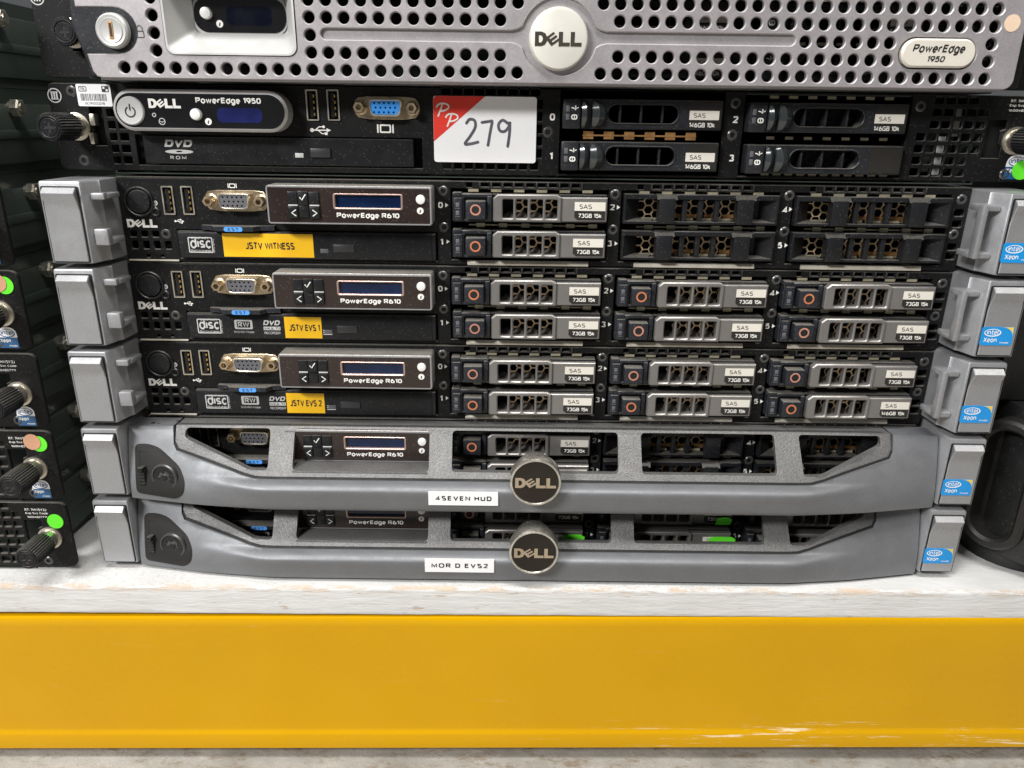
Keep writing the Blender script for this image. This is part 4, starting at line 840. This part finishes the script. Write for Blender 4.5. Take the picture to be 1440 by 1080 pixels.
mk('face', [P(rr(-206.0, 23.6, -125.4, 39.0, 7.7, 9), [], -10.6, -10.2)], 'black_gloss', cp)
mk('power_button', [LA(-198.6, 31.0, [(4.8, -11.6), (6.0, -11.7), (6.5, -11.2), (6.6, -10.5)], 32)], 'silver_plastic', cp)
mk('power_symbol', [ribbon([(-198.6+2.3*math.sin(t), 30.6+2.3*math.cos(t)) for t in [0.6+5.1*i/14 for i in range(15)]], .6, -11.75, 1), ribbon([(-198.6, 31.4), (-198.6, 33.9)], .6, -11.78, 1)], 'print_black', cp)
mk('lettering', LOGO(-189.9, 32.4, -174.6, 36.6, -10.7, -10.6), 'print_white', cp)
mk('lettering', [TX('PowerEdge 1950', -167.3, 34.0, -136.2, 37.5, -10.66, .036)], 'print_white', cp)
mk('id_button', [LA(-167.6, 29.8, [(1.6, -12.8), (2.4, -12.5), (2.7, -11.6), (2.8, -10.5)], 24)], 'white_plastic', cp)
info_icon(cp, -162.3, 26.6, 1.6, -10.66)
mk('pin_symbol', [P(circ(-184.5, 26.4, 1.6, 18), [circ(-184.5, 26.4, 1.25, 18)], -10.66, -10.55), ribbon([(-185.6, 26.6), (-184.5, 26.0), (-183.4, 26.6)], .3, -10.66, 1)], 'print_grey', cp)
mk('pin_hole', [P(circ(-187.9, 29.3, 1.0, 14), [circ(-187.9, 29.3, .6, 12)], -10.66, -10.55)], 'print_grey', cp)
mk('screen', [P(rr(-157.8, 26.3, -136.2, 32.9, 2.6, 5), [], -10.68, -10.4)], 'lcd_violet', cp)
usb(b5, -117.5, 27.6); usb(b5, -107.2, 27.7)
usb_icon(b5, -116.2, 21.0, -106.2, 25.4, .55)
vga(b5, -78.2, 34.0, 'vga_blue')
display_icon(b5, -83.4, 22.3, -75.2, 26.3)
od = mk('optical_drive', [P(rr(-199.6, 6.3, -65.6, 19.4, .4, 1), [], -1.2, 10, .35)], 'satin_black', b5)
mk('eject_button', [B(-116.8, -106.8, -2.2, -1, 10.3, 14.7, .4)], 'button_grey', od)
mk('indicator_window', [B(-124.6, -120.4, -1.5, -1, 10.1, 12.3, .15)], 'print_grey', od)
mk('eject_hole', [P(circ(-100.5, 11.0, .6, 12), [], -1.24, -1.1)], 'void_black', od)
mk('lettering', [TX('DVD', -189.2, 14.0, -175.2, 17.8, -1.26, .05, .22)], 'print_grey', od)
mk('disc_symbol', [P(circ(-182.2, 12.2, 7.0, 28, 1.0), [circ(-182.2, 12.3, 1.6, 14, .4)], -1.26, -1.1)], 'print_grey', od)
mk('lettering', [TX('ROM', -187.0, 8.6, -179.0, 10.2, -1.26, .02, 0, 1.5)], 'print_grey', od)
mk('drive_slot', [B(-203, -62, 10.5, 11.5, 5, 20)], 'void_black', b5)
for t_, x_, z_ in (('0', 1.7, 29.2), ('1', 2.3, 11.0), ('2', 91.6, 29.1), ('3', 92.0, 11.0)): mk('bay_number', [TX(t_, x_, z_, None, z_+3.2, -.06, .04)], 'print_white', b5)
screws(b5, [(-231.5, 39.6), (-231.0, 7.3), (1.1, 23.7), (92.4, 38.4), (92.4, 23.5), (182.9, 38.0), (231.2, 6.6)])
mk('rack_symbol', [P(circ(-240.0, 37.6, 3.4, 28), [circ(-240.0, 37.6, 2.9, 28)], -.06, .02)]+[P(rect(-241.6+1.2*i, 35.9, -240.9+1.2*i, 39.2), [], -.06, .02) for i in range(3)]+[P(rect(-241.8, 35.8, -238.2, 36.2), [], -.07, .02), P(rect(-241.8, 39.0, -238.2, 39.4), [], -.07, .02)], 'print_grey', b5)
thumb_screw(b5, -231.4, 23.4); thumb_screw(b5, 232.4, 22.6)
mk('latch', [B(-224.2, -221.6, -1.5, 3, 24, 29.4, .4), B(-225.8, -223.6, -1.2, 3, 15.2, 20.6, .4)], 'zinc', b5)
bc = mk('sticker', [P(rr(-228.8, 32.9, -212.2, 43.0, .6, 2), [], -.3, -.05)], 'paper_white', b5, label='small white barcode sticker')
bars = []; x = -227.2
while x < -214.4:
    w_ = random.choice((.2, .3, .45)); bars.append(P(rect(x, 35.4, x+w_, 38.6), [], -.35, -.3)); x += w_+random.choice((.25, .35, .5))
mk('barcode', bars+[TX('8C99203218', -225.4, 33.6, -215.8, 34.8, -.35, .0), P(rr(-227.6, 39.6, -223.8, 42.0, .5), [rr(-227.3, 39.9, -224.1, 41.7, .4)], -.35, -.3), TX('TBL', -227.0, 40.2, -224.4, 41.4, -.35, .0), P(rr(-216.4, 39.4, -213.0, 42.2, .3), [rr(-215.9, 40.9, -214.9, 41.9, .1), rr(-214.5, 39.8, -213.5, 40.8, .1)], -.35, -.3)], 'print_black', bc)
ps = mk('sticker', [P(rr(-55.4, 8.9, -4.8, 39.8, 1.3, 3), [], -.75, -.35)], 'paper_white', b5, label='white sticker with red corner and handwritten number')
mk('red_corner', [P([(-55.35, 18.6), (-30.0, 39.75), (-54.1, 39.75), (-55.35, 38.5)], [], -.8, -.74)], 'red_print', ps)
def pp(x, z, s_): return [ribbon([(x, z), (x+1.0*s_, z+2.4*s_), (x+1.8*s_, z+4.6*s_)], .75, -.86), ribbon([(x-.6*s_, z+3.6*s_), (x+.4*s_, z+4.7*s_), (x+2.4*s_, z+5.0*s_), (x+4.2*s_, z+4.4*s_), (x+4.4*s_, z+3.2*s_), (x+2.8*s_, z+2.2*s_), (x+1.2*s_, z+2.0*s_)], .75, -.9)]
mk('letters', pp(-53.0, 30.6, 1.15)+pp(-48.6, 25.9, 1.15), 'print_white', ps)
mk('handwriting', [ribbon([(-39.2, 27.4), (-37.6, 29.2), (-35.2, 28.6), (-34.9, 25.6), (-37.2, 21.6), (-40.0, 17.7), (-37.0, 17.8), (-33.6, 18.6)], 1.35, -.86),
    ribbon([(-31.6, 27.8), (-27.6, 28.4), (-26.6, 28.2), (-27.4, 24.0), (-28.6, 17.2)], 1.35, -.86), ribbon([(-19.0, 27.6), (-21.4, 29.0), (-23.4, 27.0), (-22.8, 24.2), (-20.4, 23.8), (-18.4, 26.0), (-17.9, 28.2), (-18.0, 23.0), (-18.8, 16.8)], 1.35, -.86)], 'marker_ink', ps)
for t_ in (('RT: 7HWSY3J', 226.4, 40.3, 238.6, 41.6), ('Exp Svc Code:', 226.2, 38.1, 239.4, 39.5), ('16004827711', 226.2, 36.0, 239.0, 37.2)): mk('lettering', [TX(*t_, -.06, .02)], 'print_white', b5)
old_sticker(b5, 230.8, 4.2, -.3)
mk('sticker', [P(circ(238.9, 8.6, 4.6, 28), [], -.7, -.4)], 'sticker_green', b5, label='round bright green sticker')

# ------------------------------------------------------------------ top server behind the silver perforated bezel
b6 = thing('rack_server', 'topmost server behind a silver bezel perforated with round holes', 'server', (BX, 0, 6*H), 'servers in the middle stack')
mk('front_panel', black_front_panel, 'black_panel', b6, 'fp_b')
black_internals(b6); shade_backing(b6)
thumb_screw(b6, -225.2, 22.4, 0, 8.5)
mk('rack_symbol', [P(circ(-240.0, 37.6, 3.4, 28), [circ(-240.0, 37.6, 2.9, 28)], -.06, .02)]+[P(rect(-241.6+1.2*i, 35.9, -240.9+1.2*i, 39.2), [], -.06, .02) for i in range(3)], 'print_grey', b6)
cp6 = mk('control_panel', [P(rr(-166.5, 20.5, -120.5, 39.5, 7.5, 9), [], -7.0, 0, 1.2)], 'silver_plastic', b6)
mk('face', [P(rr(-164.5, 23.0, -122.0, 37.5, 6.0, 9), [], -7.3, -6.8)], 'black_gloss', cp6)
mk('screen', [P(rr(-149.5, 26.0, -128.5, 34.0, 2.6, 5), [], -7.34, -7.2)], 'lcd_dark', cp6)
mk('id_button', [LA(-158.6, 31.0, [(1.6, -9.6), (2.4, -9.3), (2.7, -7.1)], 20)], 'white_plastic', cp6)
info_icon(cp6, -153.0, 26.6, 1.6, -7.4)
YB = -18.0
XL = [-195.2+7.85*i for i in range(24)]; XR = [23.7+7.7*j for j in range(24)]
ROWS = [6.8, 14.1, 21.4, 28.7, 35.9]
HO = [(x, ROWS[0]) for x in XL+XR]
HO += [(XL[2], z) for z in ROWS[1:]]+[(XL[i], z) for i in range(11, 23) for z in (ROWS[1], ROWS[3])]+[(XL[11], ROWS[2])]+[(XL[i], ROWS[4]) for i in range(11, 24)]
HO += [(XR[j], ROWS[1]) for j in range(1, 18)]+[(XR[j], ROWS[2]) for j in range(12, 18)]+[(XR[j], ROWS[3]) for j in range(1, 24)]+[(XR[j], ROWS[4]) for j in range(24)]+[(XR[23], ROWS[1]), (XR[23], ROWS[2])]
def channel(k=0.0):
    cx, cz, r, hh, bz0 = 4.0, 21.3, 17.2-k, 2.3-k, 22.0
    o = []; x0, x1 = -104+k, 111.5-k
    a = math.asin(min(.99, (hh+2.2)/r))
    def side(x_, s_): return (x_, s_)
    # right end, top edge right to left, arc over the badge, left end, bottom edge
    for i in range(7):
        t = -PI/2+PI*i/6; o.append((x1-hh+hh*math.cos(t), bz0+hh*math.sin(t)))
    a0 = math.asin((hh+2.6)/r)
    o += [(cx+r*math.cos(a0)+5, bz0+hh), (cx+r*math.cos(a0)+2, bz0+hh+.7)]
    for i in range(17):
        t = a0+(PI-2*a0)*i/16; o.append((cx+r*math.cos(t), cz+r*math.sin(t)))
    o += [(cx-r*math.cos(a0)-2, bz0+hh+.7), (cx-r*math.cos(a0)-5, bz0+hh)]
    for i in range(7):
        t = PI/2+PI*i/6; o.append((x0+hh+hh*math.cos(t), bz0+hh*math.sin(t)))
    b0 = math.asin((hh+1.6)/r)
    o += [(cx-r*math.cos(b0)-5, bz0-hh), (cx-r*math.cos(b0)-2, bz0-hh-.7)]
    rb = r-1.4
    for i in range(17):
        t = PI+b0+(PI-2*b0)*i/16; o.append((cx+r*math.cos(t), cz+rb*math.sin(t)))
    o += [(cx+r*math.cos(b0)+2, bz0-hh-.7), (cx+r*math.cos(b0)+5, bz0-hh)]
    return o
def silver_front():
    out = [(-206, 2.2)]+[(x, z) for x, z in rr(150, 2.2, 214.5, 42.4, 4.5, 5) if x > 180]+[(-213.5, 42.4), (-213.5, 31.6), (-195, 31.6)]
    arc = [(-196.6+9.6*math.cos(t), 22.2+9.6*math.sin(t)) for t in [PI/2-PI*i/12 for i in range(13)]]
    out = out[:-1]+arc+[(-211.5, 12.4), (-210.0, 5), (-208.4, 2.8)]
    holes = [circ(x, z, 2.62, 18) for x, z in HO]+[channel(), rr(-174.6, 12.6, -115.2, 41.6, 4.0, 5), rr(159.2, 10.6, 194.6, 24.0, 6.6, 7)]
    return [P(out, holes, YB, YB+2.6, .45)]
bz6 = mk('bezel', silver_front, 'silver_paint', b6)
mk('channel_floor', [P(inset(channel(), -1.2), [], YB+1.6, YB+2.5)], 'silver_paint', bz6)
# rim of the bezel folded back to the server
mk('bezel_rim', [B(-208, 212, YB+2.2, -1, 1.6, 2.8, .3), B(-206, 212, YB+2.2, -1, 41.8, 42.8, .3), B(212.6, 215.4, YB+3, -1, 4, 42, .4)], 'silver_paint', bz6)
mk('bezel_side', [B(215.2, 221, YB+5, -.5, 3, 42.4, 1.5)], 'satin_black', bz6, label='black side of the silver bezel')
rc = LOFT([[(x, y, z) for x, z in rr(-174.6+k, 12.6+k*.9, -115.2-k, 41.6, max(1.2, 4.0-k*.2), 5)] for y, k in ((YB-.55, 0), (YB-.5, .9))]+[[(x, YB+10.6, z) for x, z in rr(-164.8, 22.6, -121.6, 41.6, 3, 5)]], False)
mk('window_frame', [rc], 'silver_plastic', bz6, label='pale sloping frame round the small display')
cap = mk('lock_block', [P([(-216.2, 33), (-216.8, 25), (-213.6, 13.2), (-211.2, 2.6), (-208.6, 2.2), (-210.2, 11.6), (-196.6, 11.8)]+[(-196.6+10.4*math.cos(t), 22.2+10.4*math.sin(t)) for t in [-PI/2+PI*i/12 for i in range(13)]]+[(-208, 32.8), (-208, 42), (-216, 42)], [], YB+.4, YB+9, .8)], 'black_plastic', bz6, label='black lock housing at the end of the bezel')
mk('bezel_end', [PX([(YB+8, 2.4), (YB+8, 42), (-1, 42), (-1, 2.4)], -216.4, -214.8)], 'satin_black', bz6)
mk('key_lock', [LA(-197.6, 22.0, [(4.5, YB-2.4), (5.0, YB-2.6), (5.2, YB-2.2), (6.5, YB-2.4), (7.3, YB-1.6), (7.6, YB+.5)], 36)], 'silver_plastic', bz6)
mk('key_slot', [P(rect(-198.5, 18.4, -196.7, 25.6), [], YB-2.72, YB-2.3)], 'copper', bz6)
mk('key_slot_dark', [P(rect(-198.1, 19.4, -197.0, 25.0), [], YB-2.78, YB-2.6)], 'print_black', bz6)
mk('padlock_icon', [P(rr(-187.6, 19.2, -183.9, 22.2, .3, 1), [rr(-187.2, 19.6, -184.3, 21.8, .2, 1)], YB-.06, YB), ribbon([(-186.9, 22.2), (-186.9, 23.4), (-185.8, 24.4), (-184.6, 23.4), (-184.6, 22.2)], .4, YB-.06)], 'print_black', bz6)
bg = mk('badge', [LA(4.0, 21.2, [(11.6, YB-2.6), (12.6, YB-2.3), (13.2, YB-1.2), (13.5, YB+1.8)], 48)], 'badge_silver', bz6)
mk('badge_lettering', LOGO(-6.9, 17.9, 14.2, 23.9, YB-2.75, YB-2.5), 'brass_chrome', bz6)
np_ = mk('name_plate', [P(rr(160.0, 11.2, 193.8, 23.4, 6.0, 8), [], YB-1.4, YB+2, .8)], 'plate_cream', bz6)
mk('name_plate_lettering', [TX('PowerEdge', 164.6, 16.4, 188.4, 20.9, YB-1.48, .034, .2), TX('1950', 172.2, 13.6, 180.0, 16.2, YB-1.48, .034, .2)], 'print_black', bz6)
mk('sticker', [P(circ(208.0, 30.2, 3.6, 26), [], YB-.15, YB)], 'dot_beige', bz6, label='round beige dot sticker')

# ------------------------------------------------------------------ neighbouring stack of black servers on the left
def side_panel():
    holes = [CUT_R]+vent_grid(GRID_R)+[rr(60, 6, 176, 40, 2, 2)]
    return [P(rr(-242.4, 2.6, 242.4, 43.2, 4.0, 4), holes, 0, 1.8, .35)]
LABELS = ['lowest black server of the left stack with one green dot', 'black server in the left stack with copper and green dots above its thumb screw', 'black server in the left stack, third up from the shelf', 'black server in the left stack, fourth up, with copper and green dots',
          'black server in the left stack, fifth up, with blue sticker at the frame edge', 'black server in the left stack, sixth up from the shelf', 'black server in the left stack, level with the silver bezel']
for k in range(7):
    sv = thing('rack_server', LABELS[k], 'server', (-497+random.uniform(-.6, .6), -27, k*42.7), 'servers in the left stack')
    mk('front_panel', side_panel, 'black_panel', sv, 'lp')
    mk('chassis', lambda: [B(-217, 217, 1.9, 620, 42.0, 42.5, .1), B(-217, 217, 1.9, 620, .1, .7), B(216.6, 217, 1.9, 620, .7, 42), B(-217, -216.6, 1.9, 620, .7, 42), B(-216, 216, 20, 21, .8, 42), B(60, 176, 4, 20, 5, 41)], 'rail_green', sv, 'lch')
    mk('slide_rail', lambda: [P([(0, 0), (1, 0), (1, 1), (0, 1)], [], 0, .01), B(217, 220.2, 16, 620, 5, 35, .8), B(217, 221.2, 16, 620, 17.5, 22, .6)][1:], 'rail_green', sv, 'lrail')
    mk('rail_nut', lambda: [LA(0, 0, [(2.2, 6.4), (4.0, 6.2), (4.8, 5.4), (4.8, 2.2)], 6, 'x', 56), LA(0, 0, [(2.6, 7.0), (2.6, 2)], 16, 'x', 56), LA(0, 0, [(3.4, 2.4), (3.4, 0)], 16, 'x', 56)], 'zinc', sv, 'lnut', (220.0, 0, 33.0))
    if k < 5:
        thumb_screw(sv, 230.6, 21.6, 0, 22)
        screw(sv, 226.5, 6.4)
        for t_ in (('RT: 7HWSY3J', 219.6, 38.0, 231.4, 39.6), ('Exp Svc Code:', 219.6, 35.8, 232.2, 37.2), ('16004827711', 220.2, 33.6, 231.0, 34.9)): mk('lettering', lambda: [TX(*t_, -.06, .02)], 'print_white' if k < 2 else 'print_grey', sv, 'lt%d%s' % (k < 2, t_[0]))
        if k > 0: old_sticker(sv, 226.6, 3.6, -.35, 9.4, 11.0)
        if k in (0, 1, 3, 4): mk('sticker', lambda: [P(circ(235.2, 31.8, 4.4, 28), [], -.4, -.1)], 'sticker_green', sv, 'lgreen', (0, 0, 0 if k == 0 else 4), 'round bright green dot sticker')
        if k in (1, 3): mk('sticker', lambda: [P(circ(232.0, 37.0, 4.5, 28), [], -.7, -.45)], 'sticker_copper', sv, 'lcop', (0, 0, 0), 'round copper coloured dot sticker')

# ------------------------------------------------------------------ black cases on the right
def arc(cx, cy, r, a0, a1, n=8): return [(cx+r*math.cos(math.radians(a0+(a1-a0)*i/n)), cy+r*math.sin(math.radians(a0+(a1-a0)*i/n))) for i in range(n+1)]
bc_ = thing('equipment_case', 'black plastic equipment case with rounded grip recess beside the servers', 'case', (0, 0, 0))
foot = arc(300, 12, 32, 180, 270)+[(520, -20), (520, 400), (268, 400)]
mk('base', [PZ(foot[::-1], 0, 16)], 'case_black', bc_)
body_ = arc(304, -4, 34, 180, 270)+[(520, -38), (520, 400), (270, 400)]
mk('body', [LOFT([[(x, y+3, 10) for x, y in body_][::-1], [(x, y, 17) for x, y in body_][::-1], [(x, y, 92) for x, y in body_][::-1], [(x+2, y+4, 97) for x, y in body_][::-1]])], 'case_black', bc_)
def grip():
    # rounded rim standing proud of the case's left corner, in a plane turned 45 degrees
    ring = rr(-17, 0, 17, 78, 16, 8); inn = rr(-11.5, 6, 11.5, 72, 11, 8)
    v, f = P(ring, [inn], -6, 16, 1.6); w_ = P(inset(ring, 2), [rr(-6, 44, 6, 51, 3.2, 5), rr(-6, 31, 6, 38, 3.2, 5)], 8, 10)
    return [(v, f), w_]
gr = mk('grip_rim', grip(), 'rubber_black', bc_, loc=(268, -10, 14)); gr.rotation_euler = (0, 0, math.radians(-58))
pt = mk('grip_patch', [P(rr(-8, 12, 8, 20, 4, 4), [], 7.6, 7.9)], 'vga_grey', gr)
c2 = thing('equipment_case', 'plain dark metal case resting above the black plastic one at right', 'case', (0, 0, 97.2))
mk('shell', [B(262, 520, 6, 420, 0, 120, 2)], 'case_black', c2)
mk('front_slot', [B(275, 420, 4.5, 7, 40, 46, .5), B(275, 420, 4.8, 7, 76, 79, .5)], 'satin_black', c2)
